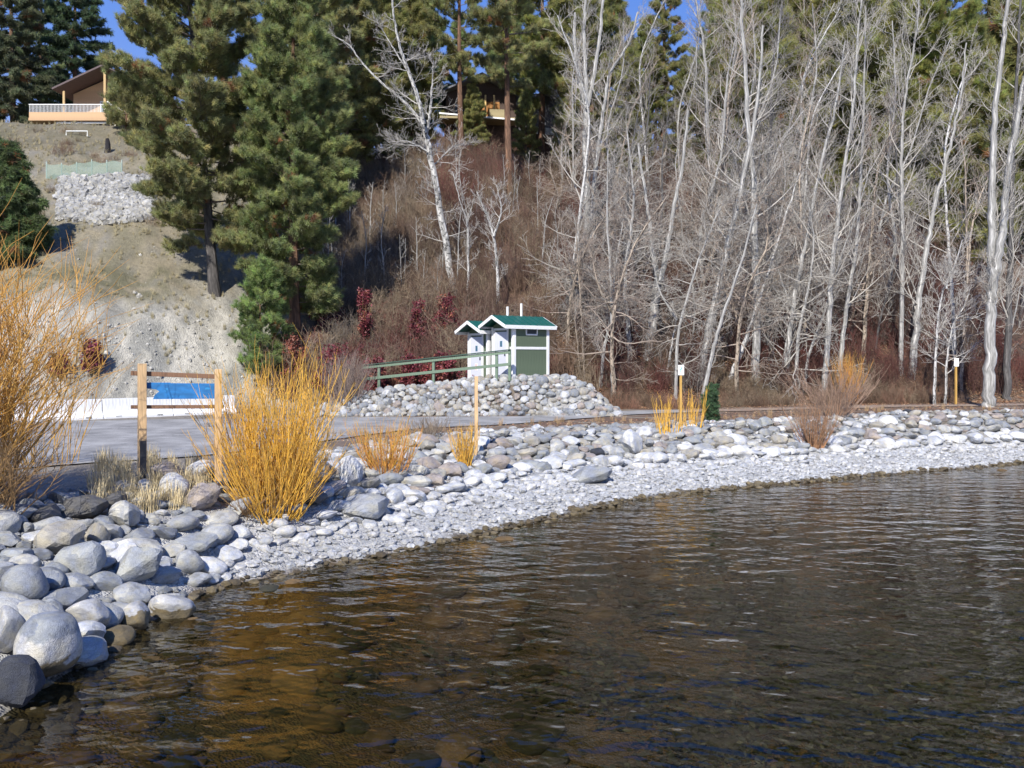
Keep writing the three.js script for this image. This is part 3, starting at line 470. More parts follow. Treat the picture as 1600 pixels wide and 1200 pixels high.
{ // house on the hill with its deck
  const d = 80, k = d / F, X = (p) => (p - 800) * k, Y = (p) => EYE + (HORIZON - p) * k;
  const M_tan = std({ color: C(0.62, 0.42, 0.26), map: rep(T_wood, 0.7) }), M_grey = std({ color: C(0.36, 0.35, 0.38), map: T_white }), M_roof = std({ color: C(0.16, 0.12, 0.12), map: T_grit }), M_post = std({ color: C(0.62, 0.45, 0.24), map: T_wood }), M_w = std({ color: C(0.75, 0.76, 0.75) });
  const h = thing('house', 'house on the hill with tan walls, a brown gable roof and a long railed deck', 'house', V(X(165), Y(214), -d));
  const x0 = X(48) - X(165), x1 = 4.2, fl = Y(188) - Y(214), wz = -1.7;
  part(h, 'lower_wall', boxUV(box(x1 - (X(85) - X(165)), fl + 1.4, 7, (x1 + X(85) - X(165)) / 2, fl / 2 - 0.7, -4.0)), M_grey);
  part(h, 'deck', boxUV(box(x1 - x0, 0.24, 3.2, (x1 + x0) / 2, fl, -1.2)), M_tan);
  part(h, 'deck_skirt', boxUV(box(x1 - x0 - 0.1, 0.62, 0.06, (x1 + x0) / 2, fl + 0.30, 0.36)), M_tan);
  part(h, 'deck_beam', box(X(183) - X(90), 0.14, 0.14, (X(183) + X(90)) / 2 - X(165), Y(192.5) - Y(214), 0.12), M_w);
  for (const p of [103, 182]) part(h, 'deck_post', box(0.16, fl + 1.2, 0.16, X(p) - X(165), fl / 2 - 0.7, 0.15), M_w);
  part(h, 'railing', mergeGeometries([box(x1 - x0, 0.07, 0.1, (x1 + x0) / 2, fl + 1.28, 0.3), ...Array.from({ length: 90 }, (_, i) => box(0.03, 1.1, 0.03, x0 + 0.06 + i * (x1 - x0 - 0.1) / 89, fl + 0.72, 0.3, 0.004))]), M_w);
  const peakX = 0, peakY = Y(106) - Y(214), eaveL = X(86) - X(165), eaveY = Y(143) - Y(214), eaveR = -eaveL, wallL = X(100) - X(165);
  const gs = new THREE.Shape([[wallL, fl], [4.2, fl], [4.2, eaveY + 0.1], [0, peakY - 0.2], [wallL, eaveY + 0.25]].map(([a, b]) => new THREE.Vector2(a, b))), gw = new THREE.ExtrudeGeometry(gs, { depth: 6, bevelEnabled: false }); gw.translate(0, 0, wz - 6);
  part(h, 'wall', boxUV(gw), M_tan);
  for (const s of [-1, 1]) { const ex = s < 0 ? eaveL : eaveR, len = Math.hypot(ex, peakY - eaveY), g = box(len, 0.16, 10, 0, 0, -4.4, 0.02); g.rotateZ(s * -Math.atan2(peakY - eaveY, Math.abs(ex))); g.translate(ex / 2, (peakY + eaveY) / 2 + 0.08, 0); part(h, 'roof_slope', boxUV(g), M_roof); }
  part(h, 'roof_post', box(0.2, peakY - fl - 0.1, 0.2, 0, (peakY + fl) / 2, 0.1), M_post); part(h, 'roof_post', box(0.18, eaveY - fl, 0.18, X(101) - X(165), (eaveY + fl) / 2, 0.1), M_post);
  const dr = part(h, 'sliding_door', box(1.5, 1.9, 0.05, X(158) - X(165), fl + 1.05, wz + 0.03), std({ color: C(0.10, 0.13, 0.16), roughness: 0.15 }));
  part(dr, 'frame', mergeGeometries([box(0.1, 2.0, 0.08, X(158) - X(165) - 0.78, fl + 1.05, wz + 0.05), box(0.1, 2.0, 0.08, X(158) - X(165) + 0.78, fl + 1.05, wz + 0.05), box(0.08, 2.0, 0.08, X(158) - X(165), fl + 1.05, wz + 0.05), box(1.66, 0.1, 0.08, X(158) - X(165), fl + 2.05, wz + 0.05)]), M_w);
  const bf = top(new THREE.Group(), 'soccer_goal'); bf.position.copy(hit(120, 213, 60)); tag(bf, 'small white pipe frame on the grass in front of the house on the hill', 'goal'); const gm = new MB(), w2 = 0.85, hh = 0.42;
  gm.tube([V(-w2, 0, 0), V(-w2, hh, 0), V(w2, hh, 0), V(w2, 0, 0)], [0.04, 0.04, 0.04, 0.04], 6).tube([V(-w2, 0, 0), V(-w2, 0.05, -0.6), V(w2, 0.05, -0.6), V(w2, 0, 0)], [0.03, 0.03, 0.03, 0.03], 6); part(bf, 'frame', gm.geo(), M_w);
  const sp = hit(168, 236, 60), st = thing('stump', 'short dark stump on the grassy rim below the house on the hill', 'stump', sp), sm = new MB(); sm.tube(catmull([V(0, -0.3, 0), V(0.03, 0.4, 0), V(-0.02, 0.95, 0)], 5), [0.3, 0.24, 0.2, 0.19, 0.17, 0.12], 9); part(st, 'trunk', sm.geo(), std({ color: C(0.035, 0.03, 0.035), map: T_roughBark }));
}
{ // low netting fence across the slope
  const a = hit(72, 279, 50), b = hit(190, 276, 50), dir = b.clone().sub(a), L = Math.hypot(dir.x, dir.z), t = thing('netting_fence', 'low pale green netting fence across the slope above the rock pile', 'fence', a, -Math.atan2(dir.z, dir.x));
  const at = (s) => { const x = a.x + dir.x * s / L, z = a.z + dir.z * s / L; return ground(x, -z) - a.y; };
  const P = [], I = []; for (let i = 0; i <= 24; i++) { const s = L * i / 24, y = at(s); P.push(s, y, 0, s, y + 1.05 - 0.06 * Math.sin(i * 1.1), 0); if (i) { const o = 2 * i; I.push(o - 2, o, o - 1, o - 1, o, o + 1); } }
  const g = new THREE.BufferGeometry(); g.setAttribute('position', new THREE.Float32BufferAttribute(P, 3)); g.setIndex(I); g.computeVertexNormals();
  part(t, 'netting', g, new THREE.MeshStandardMaterial({ color: C(0.24, 0.33, 0.28), transparent: true, opacity: 0.5, roughness: 1, side: THREE.DoubleSide }));
  for (let i = 0; i <= 5; i++) part(t, 'post', box(0.07, 1.3, 0.07, L * i / 5, at(L * i / 5) + 0.55, -0.06), std({ color: C(0.3, 0.36, 0.33) }));
}
{ // two cabins seen between the trees at the top of the slope
  const M_or = std({ color: C(0.48, 0.24, 0.085), map: T_wood }), M_wh = std({ color: C(0.8, 0.8, 0.8) }), M_br = std({ color: C(0.10, 0.07, 0.06), map: T_wood }), M_deck = std({ color: C(0.42, 0.36, 0.22), map: T_wood }), M_rf = std({ color: C(0.20, 0.21, 0.24), map: T_grit });
  const gable = (W, H, rise, D) => { const s = new THREE.Shape([[-W / 2, -3], [W / 2, -3], [W / 2, H], [0, H + rise], [-W / 2, H]].map(([a, b]) => new THREE.Vector2(a, b))); const g = new THREE.ExtrudeGeometry(s, { depth: D, bevelEnabled: false }); g.translate(0, 0, -D); return boxUV(g); };
  const d1 = 86, a = thing('cabin', 'cabin with an orange wooden porch and white posts between the pines', 'cabin', px3(752, 192, d1), 0.1);
  part(a, 'wall', gable(6.5, 2.6, 1.5, 6), M_br); part(a, 'porch_wall', boxUV(box(2.2, 1.9, 0.06, 0.6, 1.0, 0.06)), M_or);
  for (const x of [-0.55, 0.3, 1.1]) part(a, 'porch_post', box(0.16, 2.3, 0.16, x, 1.1, 1.2), x < 0 ? M_wh : std({ color: C(0.7, 0.48, 0.2) }));
  part(a, 'deck', boxUV(box(7, 0.2, 2.2, -0.4, -0.1, 1.1)), M_deck); const e = box(7.1, 0.14, 0.05, -0.4, -0.02, 2.24); e.rotateZ(-0.06); part(a, 'deck_edge', e, M_wh); part(a, 'deck_skirt', boxUV(box(1.4, 0.8, 0.05, 1.3, 0.3, 2.2)), M_deck);
  for (const s of [-1, 1]) { const g = box(4.0, 0.16, 7.4, 0, 0, -2.4); g.rotateZ(-s * 0.43); g.translate(s * 1.75, 3.42, 0); part(a, 'roof_slope', boxUV(g), M_rf); }
  part(a, 'window', box(0.9, 0.9, 0.05, -2.0, 1.2, 0.05), std({ color: C(0.05, 0.06, 0.08), roughness: 0.1 }));
  const b = thing('cabin', 'dark cabin with a bright white deck edge behind the forked pale trunk', 'cabin', px3(852, 212, 87), -0.12);
  part(b, 'wall', gable(6, 2.5, 1.3, 5), std({ color: C(0.14, 0.15, 0.19), map: T_wood })); const wd = box(3.6, 0.62, 0.08, -0.2, 0.05, 1.6); wd.rotateZ(-0.12); part(b, 'deck_edge', wd, M_wh); part(b, 'deck', boxUV(box(3.6, 0.16, 1.6, -0.2, 0.0, 0.8)), M_deck);
  for (const s of [-1, 1]) { const g = box(3.7, 0.16, 6.4, 0, 0, -2.2); g.rotateZ(-s * 0.41); g.translate(s * 1.6, 3.18, 0); part(b, 'roof_slope', boxUV(g), std({ color: C(0.3, 0.31, 0.35), map: T_grit })); }
  part(b, 'window', box(1.1, 1.0, 0.05, 1.2, 1.3, 0.05), std({ color: C(0.04, 0.05, 0.06), roughness: 0.1 }));
}

// ---------------------------------------------------------------- trees
const M_bark = { white: std({ color: C(0.55, 0.54, 0.52), map: T_bark, bumpMap: T_bark, bumpScale: 0.012 }), grey: std({ color: C(0.70, 0.685, 0.65), map: T_roughBark, bumpMap: T_roughBark, bumpScale: 0.02 }), dark: std({ color: C(0.20, 0.19, 0.185), map: T_roughBark, bumpMap: T_roughBark, bumpScale: 0.03 }), tan: std({ color: C(0.40, 0.33, 0.26), map: T_bark }) };
const M_twig = { white: std({ color: C(0.46, 0.435, 0.40) }), grey: std({ color: C(0.39, 0.365, 0.325) }), dark: std({ color: C(0.2, 0.185, 0.17) }), tan: std({ color: C(0.3, 0.245, 0.2) }) };
const UP = V(0, 1, 0);
function grow(mb, at, dir, len, r0, level, o) {
  const n = level === 0 ? 7 : level === 1 ? 4 : 2, pts = [at.clone()], rad = [r0], d = dir.clone().normalize(), step = len / n, kids = [];
  for (let i = 1; i <= n; i++) {
    d.x += rr(-1, 1) * o.wiggle; d.y += rr(-1, 1) * o.wiggle + (level === 0 ? o.up : level === 1 ? o.up * 0.5 : o.tipUp) ; d.z += rr(-1, 1) * o.wiggle; d.normalize();
    const p = pts[i - 1].clone().addScaledVector(d, step); pts.push(p); rad.push(Math.max(o.tip, r0 * (1 - 0.86 * i / n)));
    kids.push([p, d.clone(), i / n]);
  }
  mb.tube(pts, rad, level === 0 ? 5 : 3, 1);
  if (level >= o.depth) return;
  const many = level === 0 ? o.sub : o.twigs;
  for (let k = 0; k < many; k++) {
    const f = lerp(0.15, 1, (k + R()) / many), i = Math.min(n - 1, Math.floor(f * n)), base = pts[i].clone().lerp(pts[i + 1], f * n - i), td = kids[i][1];
    const side = V(rr(-1, 1), rr(-1, 1), rr(-1, 1)).cross(td).normalize(), nd = td.clone().multiplyScalar(rr(0.55, 1.0)).addScaledVector(side, rr(0.5, 1.0)); nd.y += o.rise;
    grow(mb, base, nd, len * rr(0.32, 0.66) * (1.1 - 0.45 * f), Math.max(o.tip, rad[i] * 0.55), level + 1, o);
  }
}
// a leafless tree whose trunk runs through photo points at its own distance; arms are forks
function bareTree(name, label, bark, w, paths, o = {}) {
  o = { wiggle: 0.16, up: 0.10, tipUp: 0.05, rise: 0.2, depth: 2, limbs: 26, sub: 7, twigs: 4, tip: 0.0065, reach: 0.2, from: 0.3, ...o };
  const b0 = o.d ? null : hit(paths[0][0][0], paths[0][0][1], 30), d = o.d || -b0.z, base = o.d ? onGround((paths[0][0][0] - 800) / F * d, d) : b0;
  const t = thing(name, label, o.category || 'tree', base, 0, o.group), tm = new MB(), bm = new MB(), total = Math.abs(paths[0][0][1] - paths[0][paths[0].length - 1][1]) * d / F, w0 = w * d / F / 2;
  paths.forEach((path, pi) => {
    const lean = rr(-0.12, 0.12), pts = path.map(([a, b]) => { const p = px3(a, b, d).sub(base); p.z -= lean * Math.max(0, p.y) * (pi ? 1 : 0.6); return p; });
    if (!pi) { pts[0].set(0, -0.4, 0); pts.splice(1, 0, pts[1].clone().lerp(pts[0], 0.85).setY(0.35)); } else if (o.joint) { /* forks keep their own start */ }
    const n = Math.max(10, pts.length * 5), c = catmull(pts, n), wr = (o.ws?.[pi] ?? (pi ? 0.62 : 1)) * w0, len = c.reduce((s, q, k) => s + (k ? q.distanceTo(c[k - 1]) : 0), 0);
    const tipR = pi ? (path.t ?? o.armTaper ?? 0.2) : o.taper ?? 0.22, rad = c.map((_, k) => wr * lerp(1, tipR, Math.pow(k / n, 0.9)) * (!pi && k < 2 ? 1.35 - 0.15 * k : 1)); const cc = c.map((q, k) => k && k < n ? q.clone().add(V(rr(-1, 1), 0, rr(-1, 1)).multiplyScalar(wr * 0.22)) : q);
    tm.tube(cc, rad, pi ? 7 : 9, 0.35);
    const limbs = Math.round(o.limbs * (pi ? 0.6 : 1));
    for (let k = 0; k < limbs; k++) {
      const f = lerp(pi ? 0.12 : o.from, 0.99, (k + R()) / limbs), i = Math.min(n - 1, Math.floor(f * n)), p = cc[i].clone().lerp(cc[i + 1], f * n - i), td = cc[i + 1].clone().sub(cc[i]).normalize();
      const az = R() * 6.283, side = V(Math.cos(az), 0, Math.sin(az) * 0.8), a = rr(0.55, 1.15) * (o.droop && f < 0.75 ? 1.35 : 1), nd = td.clone().multiplyScalar(Math.cos(a)).addScaledVector(side, Math.sin(a)); if (o.droop && f < 0.7) nd.y -= o.droop * R();
      const L = total * o.reach * rr(0.55, 1.2) * (1.15 - 0.7 * f);
      grow(bm, p, nd, L, Math.max(0.012, Math.min(rad[i] * 0.45, L * 0.0145)), 0, o);
    }
  });
  part(t, 'trunk', tm.geo(), M_bark[bark]); part(t, 'branches', bm.geo(), M_twig[o.twig || bark]);
  return t;
}
R = mulberry(21);
bareTree('bare_tree', 'tall white-barked leaning bare tree behind the red shrubs, forking into three', 'white', 13, [[[709, 462], [700, 400], [686, 320], [672, 240], [665, 205]], [[665, 207], [655, 185], [630, 155], [598, 128], [565, 95], [540, 62], [515, 48]], [[664, 200], [657, 165], [643, 125], [632, 95], [622, 50], [616, -10], [612, -40]], [[667, 210], [673, 180], [676, 140], [678, 100]], [[668, 238], [650, 228], [630, 222], [605, 236]], [[673, 258], [690, 240], [705, 225], [722, 218]], [[633, 98], [618, 75], [600, 45], [580, 10]]], { taper: 0.62, ws: [1, 0.5, 0.58, 0.45, 0.26, 0.22, 0.28], limbs: 22, reach: 0.2, from: 0.45, sub: 7, droop: 0.4, up: 0.05, category: 'tree' });
bareTree('bare_tree', 'thin white birch with many side twigs just behind the roof of the outhouses', 'white', 7, [[[778, 492], [777, 420], [770, 365], [758, 330], [745, 300]], [[772, 370], [783, 330], [776, 290]]], { limbs: 18, reach: 0.2 });
bareTree('bare_tree', 'slim crooked white tree between the leaning white trunk and the birch at the roof', 'white', 5, [[[730, 472], [732, 410], [730, 350], [718, 310], [708, 270]]], { limbs: 16, reach: 0.18 });
bareTree('bare_tree', 'pale trunk above the outhouses that splits into a bundle of upright stems', 'grey', 13, [[[917, 420], [917, 300], [916, 230], [917, 160]], [[917, 165], [905, 110], [900, 60], [900, 10]], [[917, 162], [915, 110], [913, 50], [916, -20]], [[917, 168], [930, 110], [938, 50], [945, -20]]], { d: 62, taper: 0.7, armTaper: 0.5, limbs: 22, reach: 0.15, from: 0.4, twig: 'white' });
bareTree('bare_tree', 'grey-white trunk bending away beside the bundle of upright stems', 'grey', 9, [[[922, 425], [928, 300], [935, 230], [945, 165], [955, 110], [985, 60], [1000, 10]]], { d: 61, limbs: 26, reach: 0.2, taper: 0.3 });
bareTree('bare_tree', 'dark gnarled leaning trunk next to the vent pipes', 'dark', 22, [[[880, 505], [893, 455], [905, 400], [925, 350], [950, 300], [962, 240]]], { limbs: 26, reach: 0.24, twig: 'grey', from: 0.2, droop: 0.3 });
bareTree('bare_tree', 'thin twin-stemmed pole tree beside the end of the stone bank', 'tan', 5, [[[913, 592], [910, 520], [905, 440], [900, 360]], [[908, 590], [900, 520], [893, 450]]], { limbs: 14, reach: 0.14 });
bareTree('bare_tree', 'slender leaning pale tree rising from the litter at the bank end', 'grey', 7, [[[938, 606], [945, 540], [957, 480], [962, 420], [975, 340]]], { limbs: 20, reach: 0.2 });
bareTree('bare_tree', 'straight slim grey pole next to the slender leaning pale tree', 'grey', 7, [[[957, 598], [957, 520], [955, 440], [950, 330], [952, 230]]], { limbs: 20, reach: 0.17, d: 47.5 });
bareTree('bare_tree', 'grey tree with drooping tangled twigs and two dark rings on its bark', 'grey', 10, [[[985, 585], [981, 510], [976, 440], [985, 370], [990, 300], [980, 200]]], { limbs: 34, reach: 0.26, droop: 0.6, up: 0.02, sub: 8 });
bareTree('bare_tree', 'stout grey tree forking low in a Y with hanging twigs', 'grey', 16, [[[1012, 560], [1022, 490], [1030, 435]], [[1029, 440], [1021, 395], [1018, 360], [1010, 300], [1000, 220]], [[1031, 440], [1040, 395], [1048, 340], [1062, 260], [1070, 180]]], { taper: 0.8, armTaper: 0.35, limbs: 30, reach: 0.34, droop: 0.8, up: -0.02, sub: 8, from: 0.75 });
bareTree('bare_tree', 'thick blotched trunk leaning over behind the white trail sign', 'grey', 15, [[[1092, 600], [1107, 520], [1122, 450], [1140, 370], [1150, 330], [1172, 230], [1185, 140], [1192, 40]]], { limbs: 36, reach: 0.19, droop: 0.3 });
bareTree('bare_tree', 'pale straight stem leaning beside the thick blotched trunk', 'grey', 9, [[[1094, 606], [1115, 540], [1130, 490], [1160, 400], [1180, 320]]], { limbs: 14, reach: 0.14, d: 46.4 });
bareTree('bare_tree', 'bright smooth trunk leaning strongly above the small green conifer', 'white', 10, [[[1139, 600], [1160, 545], [1176, 500], [1200, 430], [1225, 350], [1250, 270]]], { limbs: 20, reach: 0.16 });
bareTree('bare_tree', 'big upright dusty grey trunk behind the strongly leaning one', 'grey', 16, [[[1180, 575], [1181, 480], [1179, 380], [1176, 280], [1165, 160], [1158, 40], [1150, -40]]], { d: 50, limbs: 40, reach: 0.18, droop: 0.2 });
bareTree('bare_tree', 'smooth grey trunk with a forked foot, its stems leaning towards the orange shrub', 'grey', 11, [[[1227, 604], [1234, 530], [1243, 460], [1262, 370], [1285, 260], [1310, 160], [1325, 60]], [[1217, 612], [1232, 530], [1250, 450]]], { limbs: 30, reach: 0.17 });
bareTree('bare_tree', 'thin bent grey tree whose base curves above the rust-red willow', 'grey', 6, [[[1257, 612], [1262, 560], [1280, 510], [1300, 450], [1318, 390], [1340, 330], [1360, 260]]], { limbs: 22, reach: 0.16 });
bareTree('bare_tree', 'tall grey trunk crossing the blue gap in the sky', 'grey', 11, [[[1286, 575], [1297, 480], [1303, 400], [1318, 290], [1335, 170], [1345, 60], [1352, -30]]], { d: 49, limbs: 38, reach: 0.2, up: 0.14 });
bareTree('bare_tree', 'straight pole tree behind the orange shrub with upswept branches', 'grey', 9, [[[1310, 560], [1322, 470], [1335, 380], [1340, 250], [1343, 120], [1343, 20]]], { d: 51, limbs: 34, reach: 0.2, up: 0.14 });
bareTree('bare_tree', 'thin black-footed stem leaning towards the upright dark pole', 'dark', 5, [[[1368, 545], [1376, 490], [1395, 430], [1415, 365], [1450, 300]]], { limbs: 16, reach: 0.2, twig: 'grey' });
bareTree('bare_tree', 'upright dark pole with a white branch breaking out of its top', 'grey', 9, [[[1408, 585], [1408, 480], [1407, 330], [1405, 240], [1410, 150], [1425, 60], [1432, -20]]], { limbs: 36, reach: 0.2, up: 0.12 });
bareTree('bare_tree', 'swollen-footed pale trunk leaning beside the upright dark pole', 'grey', 14, [[[1424, 592], [1432, 520], [1441, 450], [1455, 370], [1465, 320], [1490, 230], [1508, 150], [1520, 60]]], { limbs: 32, reach: 0.19, taper: 0.15 });
bareTree('bare_tree', 'slim white sapling nearest to the blank white sign', 'white', 5, [[[1477, 602], [1479, 555], [1490, 500], [1500, 485], [1515, 445]]], { limbs: 20, reach: 0.4, up: 0.02, d: 46.8 });
bareTree('bare_tree', 'slim white sapling with a kinked top between the pale trunk and the blank sign', 'white', 6, [[[1459, 604], [1464, 530], [1472, 460], [1490, 420], [1504, 375]], [[1473, 452], [1475, 440], [1480, 425]]], { limbs: 20, reach: 0.22, d: 46.2 });
bareTree('bare_tree', 'largest bare tree, a thick forked trunk standing at the top of the rocks', 'grey', 21, [[[1544, 636], [1545, 560], [1545, 480], [1546, 420]], [[1546, 430], [1545, 340], [1545, 260], [1550, 160], [1560, 60], [1568, -30]], [[1549, 430], [1558, 360], [1562, 290], [1575, 200], [1592, 90], [1605, 10]]], { taper: 0.66, armTaper: 0.35, ws: [1, 0.66, 0.66], limbs: 30, reach: 0.3, from: 0.72, up: 0.16, sub: 8 });
bareTree('bare_tree', 'broad dusty grey trunk behind the largest forked tree at the photo edge', 'dark', 14, [[[1573, 585], [1576, 500], [1580, 400], [1584, 260], [1592, 120], [1600, -20]]], { d: 50, limbs: 36, reach: 0.18, twig: 'grey' });
bareTree('bare_tree', 'thin split pole beside the broad dusty trunk', 'grey', 5, [[[1576, 606], [1578, 540], [1590, 480], [1604, 420]]], { limbs: 12, reach: 0.2 });
bareTree('bare_tree', 'short broken white stem in the brush beside the white trail sign', 'white', 5, [[[1041, 598], [1050, 540], [1057, 500], [1052, 470]]], { limbs: 8, reach: 0.2 });
bareTree('bare_tree', 'hazy grey trunk leaning in front of the dark pines above the stand', 'grey', 11, [[[1112, 470], [1112, 330], [1104, 200], [1100, 90], [1085, 0]]], { d: 60, limbs: 40, reach: 0.2, up: 0.12 });

// more of the stand, further up the slope: a few kinds, repeated
{
  const kinds = [];
  for (let k = 0; k < 6; k++) { const px = 1100 + k * 30, t = bareTree('bare_tree', 'thin bare tree in the dense stand on the slope', ['grey', 'tan', 'grey', 'dark', 'grey', 'white'][k], rr(7, 11), [[[px, 470], [px + rr(-6, 14), 360], [px + rr(0, 30), 250], [px + rr(5, 55), 120], [px + rr(10, 70), 10]]], { d: 58 + k * 1.6, sub: 6, twigs: 3, tip: 0.009, wiggle: 0.22, twig: ['grey', 'tan', 'dark', 'dark', 'tan', 'grey'][k], limbs: 30, reach: rr(0.2, 0.27), up: rr(0.02, 0.12), droop: k % 2 ? 0.4 : 0, group: 'bare trees in the dense stand' }); kinds.push(t); }
  const spots = []; for (let k = 0; k < 60; k++) { const x = rr(2, 37), d = rr(50, 82); if (Math.abs(x / d) > 0.6 || x / d < 0.045) continue; if (spots.some(([a, b]) => Math.hypot(a - x, b - d) < 1.5)) continue; spots.push([x, d]); }
  spots.forEach(([x, d], k) => { const c = kinds[k % 6].clone(); top(c, 'bare_tree'); c.position.copy(onGround(x, d, -0.1)); c.rotation.set(0, rr(-0.6, 0.6) + (R() < 0.15 ? Math.PI : 0), rr(-0.22, 0.10), 'ZYX'); c.scale.setScalar(rr(0.6, 1.05)); });
  const crook = []; for (let k = 0; k < 4; k++) { const px = 960 + k * 95; crook.push(bareTree('bare_tree', 'crooked bare tree with drooping twigs tangled among the taller trunks of the stand', k % 2 ? 'grey' : 'tan', rr(7, 10), [[[px, 590], [px + rr(-8, 8), 520], [px + rr(0, 22), 455], [px + rr(5, 50), 380], [px + rr(10, 80), 310]], [[px + 4, 500], [px - rr(5, 25), 450], [px - rr(10, 40), 390]]], { d: 47.5 + k * 0.6, limbs: 26, sub: 7, twigs: 4, tip: 0.0085, wiggle: 0.27, reach: 0.34, droop: 0.9, up: -0.01, tipUp: -0.05, rise: 0, from: 0.25, twig: k % 2 ? 'grey' : 'tan', group: 'crooked bare trees in the stand' })); }
  for (let k = 0; k < 26; k++) { const px = R() < 0.8 ? rr(860, 1340) : rr(1340, 1600), d = rr(51, 64), c = crook[k % 4].clone(); top(c, 'bare_tree'); c.position.copy(onGround((px - 800) / F * d, d, -0.1)); c.rotation.set(0, rr(-0.9, 0.9) + (R() < 0.4 ? Math.PI : 0), rr(-0.3, 0.12), 'ZYX'); c.scale.setScalar(rr(0.6, 1.15)); }
  // saplings among the brush on the middle slope
  const s0 = bareTree('sapling', 'thin grey leafless sapling on the brushy slope above the red shrubs', 'grey', 4, [[[602, 470], [600, 420], [596, 370], [604, 320]]], { limbs: 9, sub: 4, twigs: 3, reach: 0.2, group: 'saplings above the red shrubs', category: 'sapling' });
  for (let k = 0; k < 40; k++) { const p = hit(rr(500, 880), rr(300, 492), 40), c = s0.clone(); top(c, 'sapling'); c.position.copy(p); c.rotation.set(rr(-0.1, 0.1), rr(0, 6.28), rr(-0.16, 0.16)); c.scale.setScalar(rr(0.5, 0.95)); }
}

// conifers: limbs carry clumps of needles
function needleClump(n, len, w, spread, seed) {
  const q = mulberry(seed), mb = new MB();
  for (let i = 0; i < n; i++) {
    const t = q(), o = V(0, (t - 0.3) * 0.28, 0), az = q() * 6.283, a = lerp(0.25, spread, q()), d = V(Math.sin(a) * Math.cos(az), Math.cos(a), Math.sin(a) * Math.sin(az)), s = d.clone().cross(V(q() - 0.5, q() - 0.5, q() - 0.5)).normalize().multiplyScalar(w), l = len * (0.7 + 0.5 * q());
    mb.tri(o.clone().add(s), o.clone().sub(s), o.clone().addScaledVector(d, l));
  }
  return mb.geo();
}
const CLUMP = { pine: needleClump(34, 0.33, 0.019, 1.5, 5), spruce: needleClump(40, 0.17, 0.016, 1.5, 6) };
const M_needle = new THREE.MeshPhysicalMaterial({ color: C(1, 1, 1), roughness: 1, transmission: 0.55, thickness: 0, side: THREE.DoubleSide, specularIntensity: 0.5 });
const M_pineBark = std({ color: C(0.30, 0.165, 0.10), map: T_roughBark, bumpMap: T_roughBark, bumpScale: 0.03 }), M_pineLimb = std({ color: C(0.16, 0.13, 0.11) }), M_darkBark = std({ color: C(0.16, 0.145, 0.135), map: T_roughBark, bumpMap: T_roughBark, bumpScale: 0.04 });
